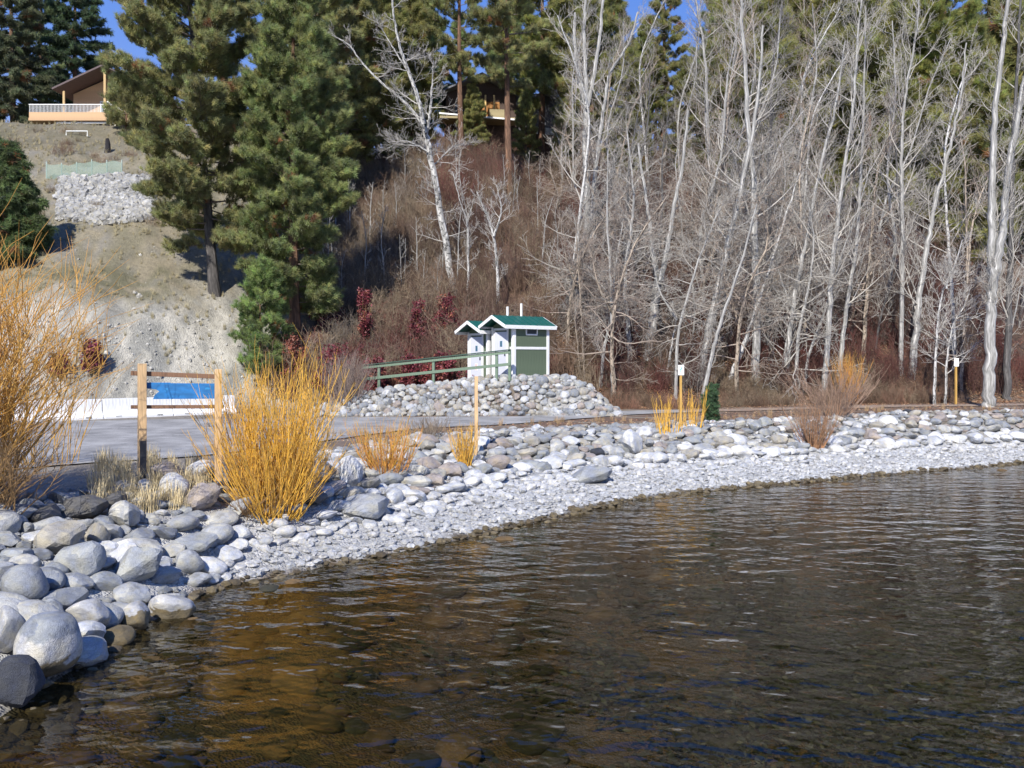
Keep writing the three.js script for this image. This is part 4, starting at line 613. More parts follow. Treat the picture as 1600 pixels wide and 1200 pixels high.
function conifer(name, label, base, H, Rad, o = {}) {
  o = { from: 0.12, limbs: 64, style: 'pine', lean: 0, col: [0.155, 0.152, 0.062], var: 0.55, size: 0.95, dense: 1, bark: M_pineBark, peak: 0.3, wT: H * 0.014, category: 'pine', blunt: 0.75, ...o };
  const t = thing(name, label, o.category, base, 0, o.group), tm = new MB(), lm = new MB(), list = [], spruce = o.style === 'spruce';
  const bend = rr(-0.3, 0.3), pts = []; for (let i = 0; i <= 14; i++) { const f = i / 14; pts.push(V(o.lean * f * H + bend * Math.sin(f * 3), f * H - (i ? 0 : 0.5), (rr(-0.06, 0.06)))); }
  tm.tube(pts, pts.map((_, i) => o.wT * (1.06 - i / 14) * (i ? 1 : 1.3) + 0.02), 9, 0.4);
  for (let k = 0; k < o.limbs; k++) {
    const f = lerp(o.from, 0.985, Math.pow((k + R()) / o.limbs, 0.92)), g = (f - o.from) / (1 - o.from), prof = g < o.peak ? lerp(0.55, 1, g / o.peak) : Math.pow(Math.max(0.02, (1 - g) / (1 - o.peak)), o.blunt), L = Rad * prof * rr(0.68, 1.14) + (o.minL ?? 0.25);
    const i = Math.min(13, Math.floor(f * 14)), at = pts[i].clone().lerp(pts[i + 1], f * 14 - i), az = k * 2.4 + rr(-0.5, 0.5), el = spruce ? lerp(-0.25, 0.5, g) : lerp(-0.28, 0.75, g) + rr(-0.15, 0.2);
    const d = V(Math.cos(az) * Math.cos(el), Math.sin(el), Math.sin(az) * Math.cos(el)), lp = [at.clone()]; const n = 5; for (let j = 1; j <= n; j++) { d.y += spruce ? (j < 3 ? -0.10 : 0.10) : 0.07 + rr(-0.08, 0.08); d.x += rr(-0.1, 0.1); d.z += rr(-0.1, 0.1); d.normalize(); lp.push(lp[j - 1].clone().addScaledVector(d, L / n)); }
    const lr = Math.max(0.015, L * 0.016); lm.tube(lp, lp.map((_, j) => lr * (1.1 - j / n)), 4);
    const subs = Math.max(5, Math.round((4 + L * 4.2) * o.dense));
    for (let s = 0; s < subs; s++) {
      const h = lerp(spruce ? 0.1 : 0.16, 1, Math.pow((s + R()) / subs, 0.62)), j = Math.min(n - 1, Math.floor(h * n)), p = lp[j].clone().lerp(lp[j + 1], h * n - j), ld = lp[j + 1].clone().sub(lp[j]).normalize(), sd = ld.clone().cross(UP).normalize().multiplyScalar(R() < 0.5 ? 1 : -1), sl = L * rr(0.14, 0.30) * (1.25 - 0.6 * h);
      const bd = ld.clone().multiplyScalar(0.7).addScaledVector(sd, rr(0.3, 1)).addScaledVector(UP, spruce ? rr(-0.3, 0.05) : rr(-0.3, 0.75)).normalize(), e = p.clone().addScaledVector(bd, sl);
      lm.tube([p, e], [0.014, 0.008], 3);
      const cl = Math.max(3, Math.round((3 + sl * 6.5) * o.dense));
      const tone = 2.0 * rr(1 - o.var * 0.55, 1 + o.var * 0.55), brown = R() < 0.016;
      for (let c = 0; c < cl; c++) {
        const q = p.clone().lerp(e, lerp(0.25, 1.05, (c + R()) / cl)).add(V(rr(-1, 1), rr(-0.6, 0.8), rr(-1, 1)).multiplyScalar(spruce ? 0.07 : 0.30)), cd = bd.clone().addScaledVector(UP, spruce ? 0.05 : 0.55).add(V(rr(-1, 1), rr(-1, 1), rr(-1, 1)).multiplyScalar(0.5)).normalize(), sc = o.size * rr(0.75, 1.25);
        Q.setFromUnitVectors(UP, cd); const tn = tone * rr(0.55, 1.5), col = brown ? C(0.16 * tn, 0.075 * tn, 0.03 * tn) : C(o.col[0] * tn * rr(0.85, 1.15), o.col[1] * 1.03 * tn, o.col[2] * tn);
        list.push({ m: new THREE.Matrix4().compose(q, Q, V(sc, sc, sc)), c: col });
      }
    }
  }
  part(t, 'trunk', tm.geo(), o.bark); part(t, 'limbs', lm.geo(), M_pineLimb);
  const im = instanced(t, 'crown', CLUMP[o.style], M_needle, list); delete im.userData.kind;
  return t;
}
R = mulberry(77);
const ph = (py, d) => (HORIZON - py) * d / F + EYE;                       // height above the lake of a photo row at a distance
const gp = (px, d) => onGround((px - 800) / F * d, d);
{
  const b1 = hit(336, 458, 40); conifer('pine_tree', 'large bushy pine whose bare grey foot stands on the open grass slope', b1, 25, 4.1, { from: 0.10, lean: -0.085, limbs: 140, bark: M_darkBark, wT: 0.26, dense: 1.35, size: 0.84, peak: 0.25, blunt: 0.45 });
  const b2 = gp(462, 49.5); conifer('pine_tree', 'dense green pine behind the yellow willow, reaching down to the slope foot', b2, 20, 3.0, { from: 0.07, limbs: 135, dense: 1.3, size: 0.82, col: [0.130, 0.145, 0.052], peak: 0.4, blunt: 0.6 });
  conifer('pine_tree', 'young green pine with a thin tan stem in front of the dense green pine', gp(412, 46.6), 6.0, 1.15, { from: 0.05, limbs: 40, col: [0.115, 0.15, 0.045], size: 0.75, wT: 0.06, peak: 0.3 });
  conifer('pine_tree', 'tall pine with an open top against the blue sky above the dense green pine', gp(462, 66), 25, 4.2, { from: 0.25, limbs: 60, blunt: 0.6 });
  conifer('pine_tree', 'pine filling the space behind the tip of the long white branch', gp(560, 84), 21, 4.2, { from: 0.08, limbs: 70, blunt: 0.55 });
  conifer('pine_tree', 'tall red-barked pine to one side of the orange porch', gp(722, 80), 22, 2.6, { from: 0.35, limbs: 44, wT: 0.26, dense: 0.9 });
  conifer('pine_tree', 'tall red-barked pine in front of the orange porch with a long bare trunk', gp(797, 70), 24, 3.2, { from: 0.40, limbs: 52, wT: 0.28, blunt: 0.6 });
  conifer('pine_tree', 'olive green pine between the red-barked pine and the bundle of upright stems', gp(845, 82), 22, 3.2, { from: 0.22, limbs: 56, col: [0.15, 0.155, 0.044], blunt: 0.6 });
  conifer('pine_tree', 'narrow brownish pine beside the blue gap above the stand', gp(1035, 92), 19, 2.4, { from: 0.15, limbs: 56, col: [0.15, 0.14, 0.05] });
  conifer('pine_tree', 'pine showing through the twigs beside the big upright dusty trunk', gp(1125, 84), 14, 2.6, { from: 0.1, limbs: 56, col: [0.13, 0.14, 0.055] });
  conifer('pine_tree', 'broad olive pine behind the top of the swollen-footed trunk', gp(1478, 72), 24, 4.4, { from: 0.2, limbs: 70, col: [0.15, 0.155, 0.044] });
  conifer('pine_tree', 'dark tall pine behind the head of the largest bare tree', gp(1545, 80), 26, 4.0, { from: 0.1, limbs: 70, col: [0.10, 0.11, 0.04] });
  conifer('spruce_tree', 'dark spruce at the photo edge above the orange willow', hit(6, 405, 30), 6.3, 2.3, { style: 'spruce', category: 'spruce', from: 0.03, limbs: 84, col: [0.062, 0.085, 0.03], size: 1.7, wT: 0.14, peak: 0.08, dense: 1.3, blunt: 0.9 });
  conifer('spruce_tree', 'tall dark spruce rising just behind the house roof peak', gp(120, 92), 22, 4.0, { style: 'spruce', category: 'spruce', from: 0.04, limbs: 90, col: [0.04, 0.06, 0.027], size: 2.1, peak: 0.1, dense: 0.9 });
  conifer('spruce_tree', 'dark spruce beside the house at the photo corner', gp(22, 88), 21, 4.2, { style: 'spruce', category: 'spruce', from: 0.04, limbs: 90, col: [0.07, 0.078, 0.04], size: 2.1, peak: 0.1, dense: 0.9 });
  conifer('pine_tree', 'pine at the corner of the house, in front of the blue sky', gp(66, 100), 22, 4.6, { from: 0.1, limbs: 64, col: [0.10, 0.12, 0.05] });
  conifer('pine_tree', 'little rounded pine growing beside the house deck', gp(196, 76), 4.5, 1.5, { from: 0.05, limbs: 34, size: 1.0, wT: 0.07 });
  conifer('juniper', 'small dark green conifer at the path edge beside the yellow stalks', gp(1116, 36.6), 1.42, 0.22, { minL: 0.05, style: 'spruce', category: 'young conifer', from: 0.02, limbs: 60, col: [0.045, 0.085, 0.035], size: 0.42, wT: 0.03, peak: 0.5, dense: 1.3, blunt: 0.5 });
  const up = []; for (let k = 0; k < 3; k++) up.push(conifer('pine_tree', 'olive green pine on the upper slope behind the bare trees', gp(1190 + k * 110, 72 + 3 * k), rr(17, 20), rr(3.2, 4.0), { from: 0.08, limbs: 80, col: [0.15, 0.145, 0.05], size: 1.35, blunt: 0.55, group: 'pines behind the bare stand' }));
  [[505, 70], [538, 75], [590, 79], [640, 84], [610, 90], [738, 81], [822, 80], [985, 76], [1075, 78], [1145, 74], [1240, 80], [1355, 72], [1385, 82], [1450, 78], [1520, 70], [1585, 76], [880, 80], [1620, 82]].forEach(([px, d], k) => { const c = up[k % 3].clone(); top(c, 'pine_tree'); c.position.copy(gp(px, d)); c.rotation.y = rr(0, 6.28); c.scale.setScalar(px > 700 && px < 900 ? 0.36 : px > 900 && px < 1100 ? rr(0.5, 0.65) : px < 700 ? rr(0.8, 1.0) : rr(0.8, 1.25)); });
  const kinds = []; for (let k = 0; k < 4; k++) kinds.push(conifer('pine_tree', 'pine in the row on the hilltop behind everything', gp(640 + k * 160, 98 + 4 * k), rr(19, 23), rr(3.2, 4.2), { from: rr(0.05, 0.2), limbs: 58, col: [rr(0.11, 0.15), rr(0.13, 0.15), 0.046], size: 1.35, dense: 0.85, group: 'pines along the hilltop' }));
  const row = []; for (let k = 0; k < 200 && row.length < 44; k++) { const px = k % 2 ? rr(420, 1640) : rr(1120, 1640), d = rr(80, 116); if (row.some(([a, b]) => Math.hypot((a - px) / 60, (b - d) / 12) < 1) || (px > 690 && px < 895 && d < 100) || (px > 1055 && px < 1115) || (px > 370 && px < 440)) continue; row.push([px, d]); }
  row.forEach(([px, d], k) => { const c = kinds[k % 4].clone(); top(c, 'pine_tree'); c.position.copy(gp(px, d)); c.rotation.y = rr(0, 6.28); c.scale.setScalar(px > 1000 && px < 1130 ? rr(0.55, 0.75) : rr(0.75, 1.1)); });
}

// ---------------------------------------------------------------- willows, shrubs, brush, litter
R = mulberry(55);
const M_yellow = std({ color: C(0.70, 0.40, 0.055), roughness: 0.6 }), M_gold = std({ color: C(0.52, 0.30, 0.07), roughness: 0.7 }), M_brownTwig = std({ color: C(0.26, 0.16, 0.07) }), M_rustTwig = std({ color: C(0.34, 0.18, 0.09) }), M_orange = std({ color: C(0.50, 0.22, 0.06) }), M_straw = std({ color: C(0.58, 0.47, 0.27) });
function willow(name, label, base, H, spread, stems, mat, o = {}) {
  o = { r: 0.011, shoots: 7, wander: 0.12, base: 0.35, curl: 0.12, twigMat: mat, shootLen: 0.3, squash: 1, ...o };
  const t = thing(name, label, o.category || 'willow bush', base, 0, o.group), sm = new MB(), bm = new MB();
  for (let k = 0; k < stems; k++) {
    const az = R() * 6.283, out = Math.pow(R(), 0.7), d = V(Math.cos(az) * out * spread, 1, Math.sin(az) * out * spread * o.squash).normalize(), L = H * rr(0.55, 1.05) / Math.max(0.6, d.y), pts = [V(Math.cos(az) * o.base * R(), -0.1, Math.sin(az) * o.base * R())], n = 7;
    for (let i = 1; i <= n; i++) { d.x += rr(-1, 1) * o.wander; d.z += rr(-1, 1) * o.wander; d.y += o.curl * (o.arch ? (i > 4 ? -o.arch : 0.5) : 1); d.normalize(); pts.push(pts[i - 1].clone().addScaledVector(d, L / n)); }
    const r = o.r * rr(0.7, 1.3); sm.tube(pts, pts.map((_, i) => r * (1 - 0.8 * i / n) + 0.002), 4);
    for (let s = 0; s < o.shoots; s++) {
      const f = rr(0.2, 0.95), i = Math.min(n - 1, Math.floor(f * n)), p = pts[i].clone().lerp(pts[i + 1], f * n - i), sd = pts[i + 1].clone().sub(pts[i]).normalize().add(V(rr(-1, 1), rr(-0.2, 0.8), rr(-1, 1)).multiplyScalar(o.tangle || 0.45)).normalize(), sl = H * o.shootLen * rr(0.5, 1.2), q = [p];
      for (let j = 1; j <= 3; j++) { sd.add(V(rr(-1, 1), rr(-1, 1) + o.curl * 2, rr(-1, 1)).multiplyScalar(o.wander)).normalize(); q.push(q[j - 1].clone().addScaledVector(sd, sl / 3)); }
      bm.tube(q, [r * 0.5 + 0.001, r * 0.42 + 0.001, r * 0.33 + 0.001, 0.002], 3);
    }
  }
  part(t, 'stems', sm.geo(), mat); part(t, 'twigs', bm.geo(), o.twigMat); return t;
}
willow('willow_bush', 'big bright yellow willow bush beside the sign frame', gp(424, 19.6), 3.0, 0.5, 150, M_yellow, { r: 0.010, shoots: 7, base: 0.6, wander: 0.2 });
willow('willow_bush', 'low arching yellow stems spreading around the foot of the big yellow bush', gp(428, 19.4), 1.7, 1.15, 130, M_yellow, { r: 0.009, shoots: 7, base: 0.6, wander: 0.24, curl: 0.1, twigMat: M_gold });
willow('willow_bush', 'brown skirt of low willow twigs beneath the big yellow bush', hit(395, 800), 0.55, 1.3, 70, M_brownTwig, { base: 0.4, r: 0.007, curl: 0, wander: 0.3 });
willow('willow_bush', 'low orange-red willow bush on the rocks before the stone bank', hit(604, 745), 1.35, 0.9, 95, M_orange, { r: 0.008, shoots: 6, twigMat: M_yellow });
willow('willow_bush', 'small fan of yellow willow at the foot of the pale wooden post', hit(727, 730), 1.3, 0.45, 55, M_yellow, { r: 0.009, shoots: 4, twigMat: M_gold, base: 0.18 });
willow('willow_bush', 'wide orange-brown willow that fills the photo edge over the boulders', V(-9.5, ground(-9.5, 15.8), -15.8), 4.3, 0.55, 170, M_gold, { r: 0.012, shoots: 13, wander: 0.27, curl: 0.06, tangle: 1.0, base: 0.7, twigMat: std({ color: C(0.56, 0.29, 0.055), roughness: 0.7 }) });
willow('willow_bush', 'dark brown tangle at the base of the wide orange-brown willow', V(-9.0, ground(-9.0, 15.4), -15.4), 1.5, 0.85, 110, M_brownTwig, { r: 0.009, shoots: 12, wander: 0.34, curl: 0.03, tangle: 1.1, base: 0.8 });
willow('willow_bush', 'thin yellow willow whips above the maroon shrub by the barrier', gp(70, 22), 3.4, 0.5, 26, M_gold, { r: 0.009, shoots: 8, base: 0.8, tangle: 0.9, wander: 0.25 });
willow('willow_bush', 'thin upright yellow stalks in a clump beside the path end', gp(1042, 33.8), 1.5, 0.32, 34, M_yellow, { r: 0.012, shoots: 2, base: 0.5 });
willow('willow_bush', 'sparse yellow stalks just behind the trail sign post', gp(1084, 34.8), 1.6, 0.22, 20, M_yellow, { r: 0.012, shoots: 2, base: 0.4 });
willow('willow_bush', 'rust-red willow spreading over the rocks with grey twigs', gp(1272, 34.2), 1.8, 0.8, 75, M_rustTwig, { r: 0.011, shoots: 8, wander: 0.16, base: 0.25, tangle: 0.8, twigMat: std({ color: C(0.27, 0.18, 0.12) }) });
willow('willow_bush', 'wide flat fan of brown twigs leaning away from the rust-red willow', gp(1300, 38.5), 1.9, 1.5, 110, std({ color: C(0.30, 0.20, 0.14) }), { r: 0.009, shoots: 8, wander: 0.14, base: 0.6, curl: 0.04 });
willow('willow_bush', 'upright orange willow shrub at the edge of the wood', gp(1326, 47), 2.6, 0.35, 70, M_orange, { r: 0.012, shoots: 5, base: 0.5, twigMat: M_gold });
willow('willow_bush', 'grey-brown twiggy bush next to the big yellow willow on the slope foot', gp(540, 41), 2.2, 0.75, 120, std({ color: C(0.25, 0.19, 0.155) }), { r: 0.009, shoots: 8, wander: 0.2, base: 0.7 });
willow('willow_bush', 'low grey twigs between the orange-red bush and the yellow fan', gp(668, 29.5), 0.75, 0.9, 70, std({ color: C(0.24, 0.19, 0.14) }), { r: 0.006, shoots: 6, wander: 0.25, base: 0.5 });
// dry grass among the boulders
function grassClump(n, h, seed) { const q = mulberry(seed), mb = new MB(); for (let i = 0; i < n; i++) { const az = q() * 6.283, a = 0.1 + 0.9 * q() * q(), o = V((q() - 0.5) * 0.2, 0, (q() - 0.5) * 0.2), l = h * (0.5 + 0.7 * q()), s = V(-Math.sin(az), 0, Math.cos(az)).multiplyScalar(0.006), m = o.clone().add(V(Math.cos(az) * Math.sin(a * 0.5), Math.cos(a * 0.5), Math.sin(az) * Math.sin(a * 0.5)).multiplyScalar(l * 0.6)), e = m.clone().add(V(Math.cos(az) * Math.sin(a * 1.5), Math.cos(a * 1.5), Math.sin(az) * Math.sin(a * 1.5)).multiplyScalar(l * 0.5)); mb.tri(o.clone().add(s), o.clone().sub(s), m); mb.tri(m.clone().add(s), m.clone().sub(s), e); mb.tri(o.clone().sub(s), m.clone().add(s), m.clone().sub(s)); } return mb.geo(); }
const GRASS = [grassClump(46, 0.42, 1), grassClump(46, 0.42, 2)], M_dry = std({ color: C(1, 1, 1), side: THREE.DoubleSide, roughness: 1 });
function scatterGrass(name, label, count, where, col, s0, s1) { const list = []; for (let k = 0; k < count; k++) { const p = where(); if (!p) continue; const s = rr(s0, s1), t = rr(0.75, 1.2); list.push({ m: pose(p.x, p.y - 0.02, p.z, rr(-0.2, 0.2), rr(0, 6.28), rr(-0.2, 0.2), s, s, s), c: C(col[0] * t, col[1] * t, col[2] * t) }); } return tag(instanced(null, name, GRASS[0], M_dry, list), label, 'grass', null, 'stuff'); }
scatterGrass('dry_grass', 'straw-coloured dry grass tufts between the boulders and the sign frame', 75, () => { const p = hit(rr(140, 330), rr(725, 800)); return p; }, [0.56, 0.46, 0.27], 0.6, 1.2);
scatterGrass('dry_grass', 'short dry tan grass covering the open slope below the house', 5200, () => { const x = rr(-46, -8), d = rr(40, 84); const u = d - along(FOOT, x); if (u < 2 || x / d < -0.62) return null; if (fbm(x * 0.5, d * 0.5, 3, 301) < 0.45 && u < 16) return null; return onGround(x, d); }, [0.36, 0.31, 0.185], 0.35, 0.75);
scatterGrass('dry_grass', 'dry brown grass and weeds along the edge of the path', 700, () => { const x = rr(-6, 24), d = rr(27, 46), z = zones(x, d); if (!(z.t === 2) || z.q > 2.2) return null; return onGround(x, d); }, [0.36, 0.25, 0.14], 0.3, 0.7);

// shrubs with dark red leaves
function leafClump(n, seed, size, spread) { const q = mulberry(seed), mb = new MB(); for (let i = 0; i < n; i++) { const o = V(q() - 0.5, q() - 0.5, q() - 0.5).multiplyScalar(spread), d = V(q() - 0.5, q() * 0.4 - 0.35, q() - 0.5).normalize(), s = d.clone().cross(V(q() - 0.5, q() - 0.5, q() - 0.5)).normalize(), l = size * (0.7 + 0.6 * q()), m = o.clone().addScaledVector(d, l * 0.45); mb.tri(o, m.clone().addScaledVector(s, l * 0.3), m.clone().addScaledVector(s, -l * 0.3)); mb.tri(m.clone().addScaledVector(s, l * 0.3), o.clone().addScaledVector(d, l).add(V(0, -0.02, 0)), m.clone().addScaledVector(s, -l * 0.3)); } return mb.geo(); }
const LEAVES = leafClump(18, 9, 0.13, 0.36), M_leaf = new THREE.MeshPhysicalMaterial({ color: C(1, 1, 1), roughness: 0.6, side: THREE.DoubleSide });
function redShrub(label, px, d, H, W, count, col = [0.13, 0.022, 0.03], from = 0.1) {
  const base = d.isVector3 ? d : gp(px, d), t = thing('red_shrub', label, 'shrub', base), sm = new MB(), list = [], lobes = Array.from({ length: 5 + Math.round(W * 3) }, () => { const h = rr(0.15, 0.95), az = R() * 6.28, o = W * 0.42 * R() * (1.1 - 0.6 * h); return [Math.cos(az) * o, h * H, Math.sin(az) * o, rr(0.14, 0.3) * Math.min(H, W * 1.3)]; });
  for (let k = 0; k < 14; k++) { const az = R() * 6.28, e = V(Math.cos(az) * W * 0.4 * R(), H * rr(0.6, 0.95), Math.sin(az) * W * 0.4 * R()); sm.tube(catmull([V(e.x * 0.15, -0.15, e.z * 0.15), V(e.x * 0.35, H * 0.35, e.z * 0.4), e], 6), [0.022, 0.02, 0.017, 0.014, 0.011, 0.008, 0.005], 4); }
  for (let k = 0; k < count; k++) { const b = lobes[k % lobes.length], az = R() * 6.28, w = b[3] * Math.cbrt(R()), v = rr(-1, 1), s = rr(0.55, 1.1), tn = rr(0.45, 1.4); list.push({ m: pose(b[0] + Math.cos(az) * w, Math.max(0.05, b[1] + v * b[3] * 1.15), b[2] + Math.sin(az) * w, rr(0, 6), rr(0, 6), rr(0, 6), s, s, s), c: R() < 0.12 ? C(0.26 * tn, 0.09 * tn, 0.05 * tn) : C(col[0] * tn, col[1] * tn, col[2] * tn) }); }
  part(t, 'stems', sm.geo(), M_brownTwig); const im = instanced(t, 'leaves', LEAVES, M_leaf, list); delete im.userData.kind; return t;
}
redShrub('tall narrow column of dark red leaves among the saplings', 570, 49.5, 3.1, 1.05, 230);
redShrub('slim dark red shrub leaning between the saplings and the white trunk', 652, 50, 2.6, 0.9, 150);
redShrub('rounded dark red shrub at the foot of the tall white trunk', 696, 50.5, 2.5, 1.5, 240);
redShrub('dark red bush in front of the pines, next to the yellow willow', 520, 46.6, 2.0, 1.7, 240);
redShrub('low dark red bush above the lower end of the handrail', 585, 45.8, 1.5, 1.6, 210);
redShrub('low spreading red shrub behind the middle of the handrail', 640, 45.6, 1.3, 2.0, 220);
redShrub('low dark red shrub closest to the half hidden outhouse', 690, 46.2, 1.2, 1.6, 170);
redShrub('small red shrub on the ground between the handrail and the outhouse', 675, 44.6, 0.8, 1.4, 110, [0.17, 0.03, 0.03]);
redShrub('maroon shrub on the pale cut slope beside the barrier', 147, hit(147, 590, 40), 1.6, 0.95, 190, [0.12, 0.012, 0.03]);
redShrub('small maroon shrub half hidden by the willow whips', 92, hit(92, 590, 40), 1.1, 0.9, 90, [0.12, 0.015, 0.03]);
redShrub('reddish leafy shrub under the young pine', 455, 46.4, 2.4, 1.5, 90, [0.18, 0.05, 0.03]);

{ // red leaves low over the slope behind the handrail
  const list = []; for (let k = 0; k < 2600; k++) { const px = rr(485, 745), py = rr(488, 608), p = hit(px, py, 40); const n = vnoise(p.x * 0.9 + 40, p.z * 0.9 + 40, 61); if (n < 0.34 || -p.z < 43.6) continue; const s = rr(0.55, 1.1), tn = rr(0.4, 1.4); list.push({ m: pose(p.x, p.y + R() * 0.9 * n, p.z, rr(0, 6), rr(0, 6), rr(0, 6), s, s, s), c: R() < 0.25 ? C(0.20 * tn, 0.10 * tn, 0.06 * tn) : C(0.12 * tn, 0.020 * tn, 0.028 * tn) }); }
  tag(instanced(null, 'red_groundcover', LEAVES, M_leaf, list), 'low maroon leafy thicket covering the slope foot behind the handrail', 'ground cover', null, 'stuff');
}
// leafless brush: thickets of stems over the wooded slope
function brushClump(stems, H, seed, wander) {
  const q = mulberry(seed), mb = new MB(), r2 = (a, b) => a + (b - a) * q();
  for (let k = 0; k < stems; k++) { const az = q() * 6.283, o = V(Math.cos(az), 0, Math.sin(az)).multiplyScalar(0.7 * Math.sqrt(q())), d = V(r2(-0.5, 0.5), 1, r2(-0.5, 0.5)).normalize(), L = H * r2(0.4, 1), pts = [o.setY(-0.15)]; for (let i = 1; i <= 4; i++) { d.x += r2(-1, 1) * wander; d.z += r2(-1, 1) * wander; d.y += 0.1; d.normalize(); pts.push(pts[i - 1].clone().addScaledVector(d, L / 4)); } mb.tube(pts, [0.011, 0.010, 0.008, 0.006, 0.003], 3);
    for (let s = 0; s < 5; s++) { const f = r2(0.2, 0.95) * 4, i = Math.min(3, Math.floor(f)), p = pts[i].clone().lerp(pts[i + 1], f - i), e = V(r2(-1, 1), r2(-0.1, 1), r2(-1, 1)).normalize().multiplyScalar(L * r2(0.15, 0.36)), m = p.clone().addScaledVector(e, 0.55).add(V(r2(-1, 1), r2(-1, 1), r2(-1, 1)).multiplyScalar(0.05)); mb.tube([p, m, p.clone().add(e)], [0.006, 0.005, 0.003], 3); } }
  return mb.geo();
}
const BRUSH = [brushClump(34, 1.9, 3, 0.2), brushClump(30, 2.6, 4, 0.26), brushClump(38, 1.2, 5, 0.35)], M_brush = std({ color: C(1, 1, 1), roughness: 1 });
function thicket(label, kind, count, where, cols, s0, s1) { const list = [], sd = Math.floor(R() * 900); for (let k = 0; k < count * 1.5; k++) { const p = where(); if (!p) continue; const pn = vnoise(p.x * 0.33 + 90, p.z * 0.33 + 90, sd); if (pn < 0.36) continue; const s = rr(s0, s1) * lerp(0.75, 1.2, pn), t = rr(0.6, 1.2), c = cols[Math.floor(vnoise(p.x * 0.22 + 70, p.z * 0.22 + 70, sd + 3) * cols.length * 0.6 + R() * cols.length * 0.4) % cols.length]; list.push({ m: pose(p.x, p.y, p.z, rr(-0.12, 0.12), rr(0, 6.28), rr(-0.12, 0.12), s, s * rr(0.85, 1.25), s), c: C(c[0] * t, c[1] * t, c[2] * t) }); } return tag(instanced(null, 'undergrowth', BRUSH[kind], M_brush, list), label, 'brush', null, 'stuff'); }
const GREYB = [0.20, 0.17, 0.145], REDB = [0.15, 0.055, 0.045], BROWNB = [0.165, 0.105, 0.07], TANB = [0.24, 0.185, 0.125];
const wood = (x0, x1, u0, u1, skip) => () => { const x = rr(x0, x1), u = u0 + (u1 - u0) * R(), d = along(FOOT, x) + u; if (Math.abs(x / d) > 0.62 || (skip && skip(x, d, u))) return null; return onGround(x, d); };
const clearMid = (x, d, u) => { const q = x / d; return (q > -0.16 && q < 0.05 && u < 2.2); };
thicket('tangle of grey-brown leafless brush on the slope above the outhouses', 0, 420, wood(-12, 4, 1.0, 36, clearMid), [GREYB, BROWNB, TANB, [0.18, 0.125, 0.095], [0.15, 0.08, 0.06]], 0.7, 1.5);
thicket('dark maroon-brown brush between the foot of the bare trees', 0, 760, wood(3, 30, 1.0, 36, clearMid), [BROWNB, GREYB, REDB, [0.12, 0.06, 0.048], [0.13, 0.085, 0.065]], 0.7, 1.3);
thicket('taller thicket of grey stems between the bare trees', 1, 420, wood(-3, 34, 6, 40), [[0.15, 0.11, 0.09], [0.12, 0.065, 0.05], BROWNB], 0.8, 1.5);
thicket('dark red-brown brush at the top of the slope below the cabins', 0, 360, wood(-6, 30, 20, 38), [BROWNB, REDB, [0.20, 0.12, 0.09], GREYB], 0.9, 1.5);
thicket('tan and brown brush between the green pines and the white leaning tree', 0, 420, wood(-22, -5, 3, 40, (x, d, u) => x < -12 - (u - 2) * 0.26), [BROWNB, TANB, GREYB], 0.7, 1.2);
thicket('low reddish scrub along the inner edge of the path', 2, 300, wood(5, 28, -1.2, 3.5), [[0.25, 0.13, 0.085], BROWNB, TANB, GREYB], 0.5, 1.0);
thicket('brown scrub around the red shrubs behind the handrail', 2, 260, wood(-12, 2, 0.5, 9, (x, d, u) => x > -3.4 && u < 3), [BROWNB, REDB, TANB], 0.7, 1.2);
thicket('sparse brown scrub on the upper open slope beside the large pine', 2, 110, wood(-40, -10, 16, 40), [BROWNB, TANB], 0.4, 0.8);

// weed on the lake bed
{
  const W = leafClump(60, 88, 0.13, 1.0), list = []; for (let k = 0; k < 9000; k++) { const x = rr(-6, 26), d = rr(7, 37), s = -sdPoly(SHORE, x, d); if (s < 2.2 || R() > (s - 2) / 7 || (x < 0.5 && d < 17 && R() < 0.8) || vnoise(x * 0.8, d * 0.8, 404) < 0.62 - s * 0.03) continue; const c = rr(0.7, 1.4), q = rr(0.7, 1.5); list.push({ m: pose(x, Math.min(-0.12, ground(x, d) + 0.06), -d, rr(-0.3, 0.3), rr(0, 6.28), rr(-0.3, 0.3), q, q * 0.35, q), c: C(0.030 * c, 0.034 * c, 0.016 * c) }); }
  tag(instanced(null, 'water_weed', W, M_leaf, list), 'dark olive weed lying on the bed of the clear lake', 'water weed', null, 'stuff');
}
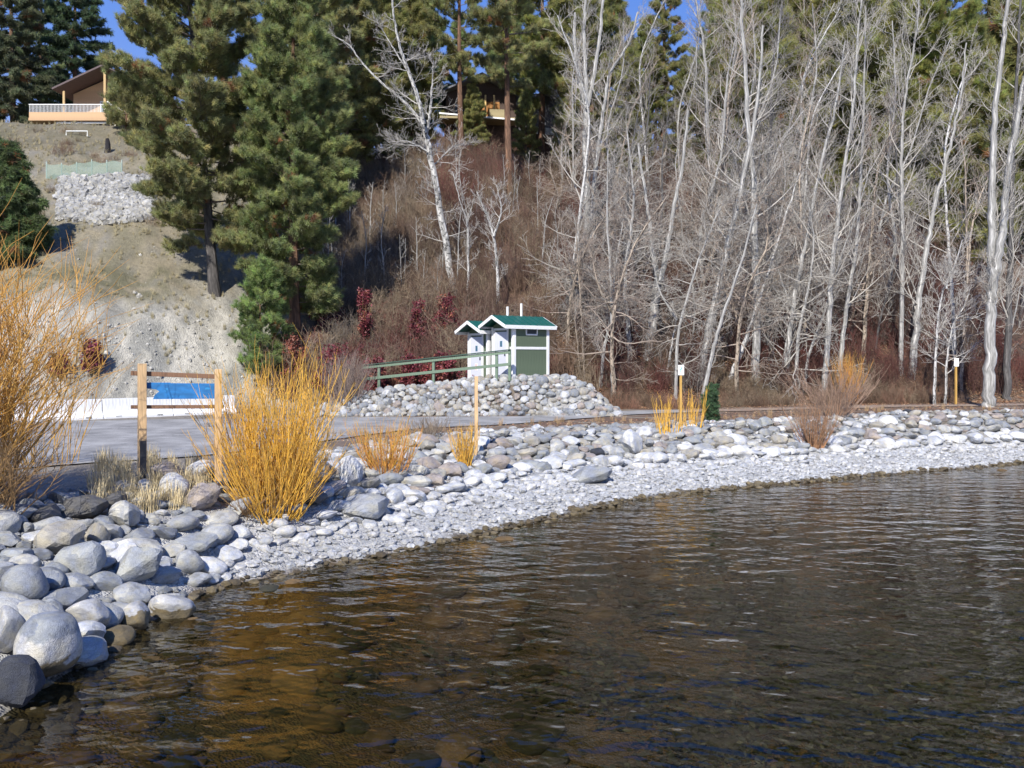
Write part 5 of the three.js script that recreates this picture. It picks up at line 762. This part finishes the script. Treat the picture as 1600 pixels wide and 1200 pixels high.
// fallen leaves
const LITTER = leafClump(5, 77, 0.085, 0.30);
{
  const list = []; const add = (p, s) => { const t = rr(0.6, 1.4), k = R(), c = k < 0.5 ? [0.34, 0.17, 0.08] : k < 0.8 ? [0.45, 0.30, 0.17] : [0.20, 0.09, 0.05]; list.push({ m: pose(p.x, p.y + 0.03, p.z, rr(-0.2, 0.2), rr(0, 6.28), rr(-0.2, 0.2), s, s * 0.25, s), c: C(c[0] * t, c[1] * t, c[2] * t) }); };
  for (let k = 0; k < 9000; k++) { const x = rr(-7, 27), d = rr(28, 50), z = zones(x, d); if (z.t !== 2) continue; const u = d - along(FOOT, x); if (u < 3 && x > -3 && bermAt(x, d) > 0.1 && d < 41.6) continue; const onPath = x < 8 && z.q > 2.2 && u < -0.6; if (onPath && R() < 0.96) continue; add(onGround(x, d), rr(0.8, 1.5)); }
  for (let k = 0; k < 9000; k++) { const x = rr(-12, 32), u = R() * R() * 26, d = along(FOOT, x) + u; if (Math.abs(x / d) > 0.6) continue; add(onGround(x, d), rr(1, 2)); }
  for (let k = 0; k < 9000; k++) { const x = rr(4, 30), u = rr(-1, 6), d = along(FOOT, x) + u; if (Math.abs(x / d) > 0.6) continue; add(onGround(x, d), rr(1, 1.8)); }
  for (let k = 0; k < 900; k++) { const x = rr(-4, 26), d = rr(24, 42), z = zones(x, d); if (!(z.t > 0.72 && z.t < 1)) continue; add(onGround(x, d, 0.08), rr(0.7, 1.2)); }
  tag(instanced(null, 'fallen_leaves', LITTER, M_leaf, list), 'orange-brown fallen leaves beside the path and under the trees', 'leaves', null, 'stuff');
}
{ // pale broken rock on the upper slope and stones lying on the open grass
  const rocks = []; for (let k = 0; k < 2600; k++) { const px = rr(92, 240), py = rr(278, 350); if (px - 92 < (350 - py) * 0.0 || py > 352 - Math.abs(px - 165) * 0.12) continue; const p = hit(px, py, 50), r = rr(0.09, 0.3) * (R() < 0.2 ? 1.5 : 1), k2 = rr(0.75, 1.2); rocks.push({ m: pose(p.x, p.y + r * 0.25, p.z, rr(0, 3), rr(0, 6), rr(0, 3), r * 1.2, r * 0.8, r), c: C(0.50 * k2, 0.49 * k2, 0.46 * k2) }); }
  const pile = thing('rock_pile', 'slide of pale broken rock on the upper slope under the netting fence', 'rock pile', hit(165, 350, 50)), im = instanced(null, 'rocks', STONES_LOW[3], std({ map: T_stone, bumpMap: T_gritBump, bumpScale: 0.03 }), rocks.map((e) => ({ m: e.m.clone().premultiply(new THREE.Matrix4().makeTranslation(-pile.position.x, -pile.position.y, -pile.position.z)), c: e.c })));
  im.removeFromParent(); im.name = 'rocks'; pile.add(im);
  const loose = []; for (let k = 0; k < 260; k++) { const p = hit(rr(60, 380), R() < 0.75 ? rr(500, 620) : rr(380, 620), 36), r = rr(0.03, 0.10) * (R() < 0.1 ? 1.8 : 1), k2 = rr(0.8, 1.2); loose.push({ m: pose(p.x, p.y + r * 0.2, p.z, rr(0, 3), rr(0, 6), rr(0, 3), r * 1.2, r * 0.8, r), c: C(0.52 * k2, 0.50 * k2, 0.45 * k2) }); }
  tag(instanced(null, 'rubble', STONES_LOW[1], std({ map: T_stone }), loose), 'loose pale stones scattered on the open cut slope', 'stones', null, 'stuff');
}
renderer.render(scene, camera);
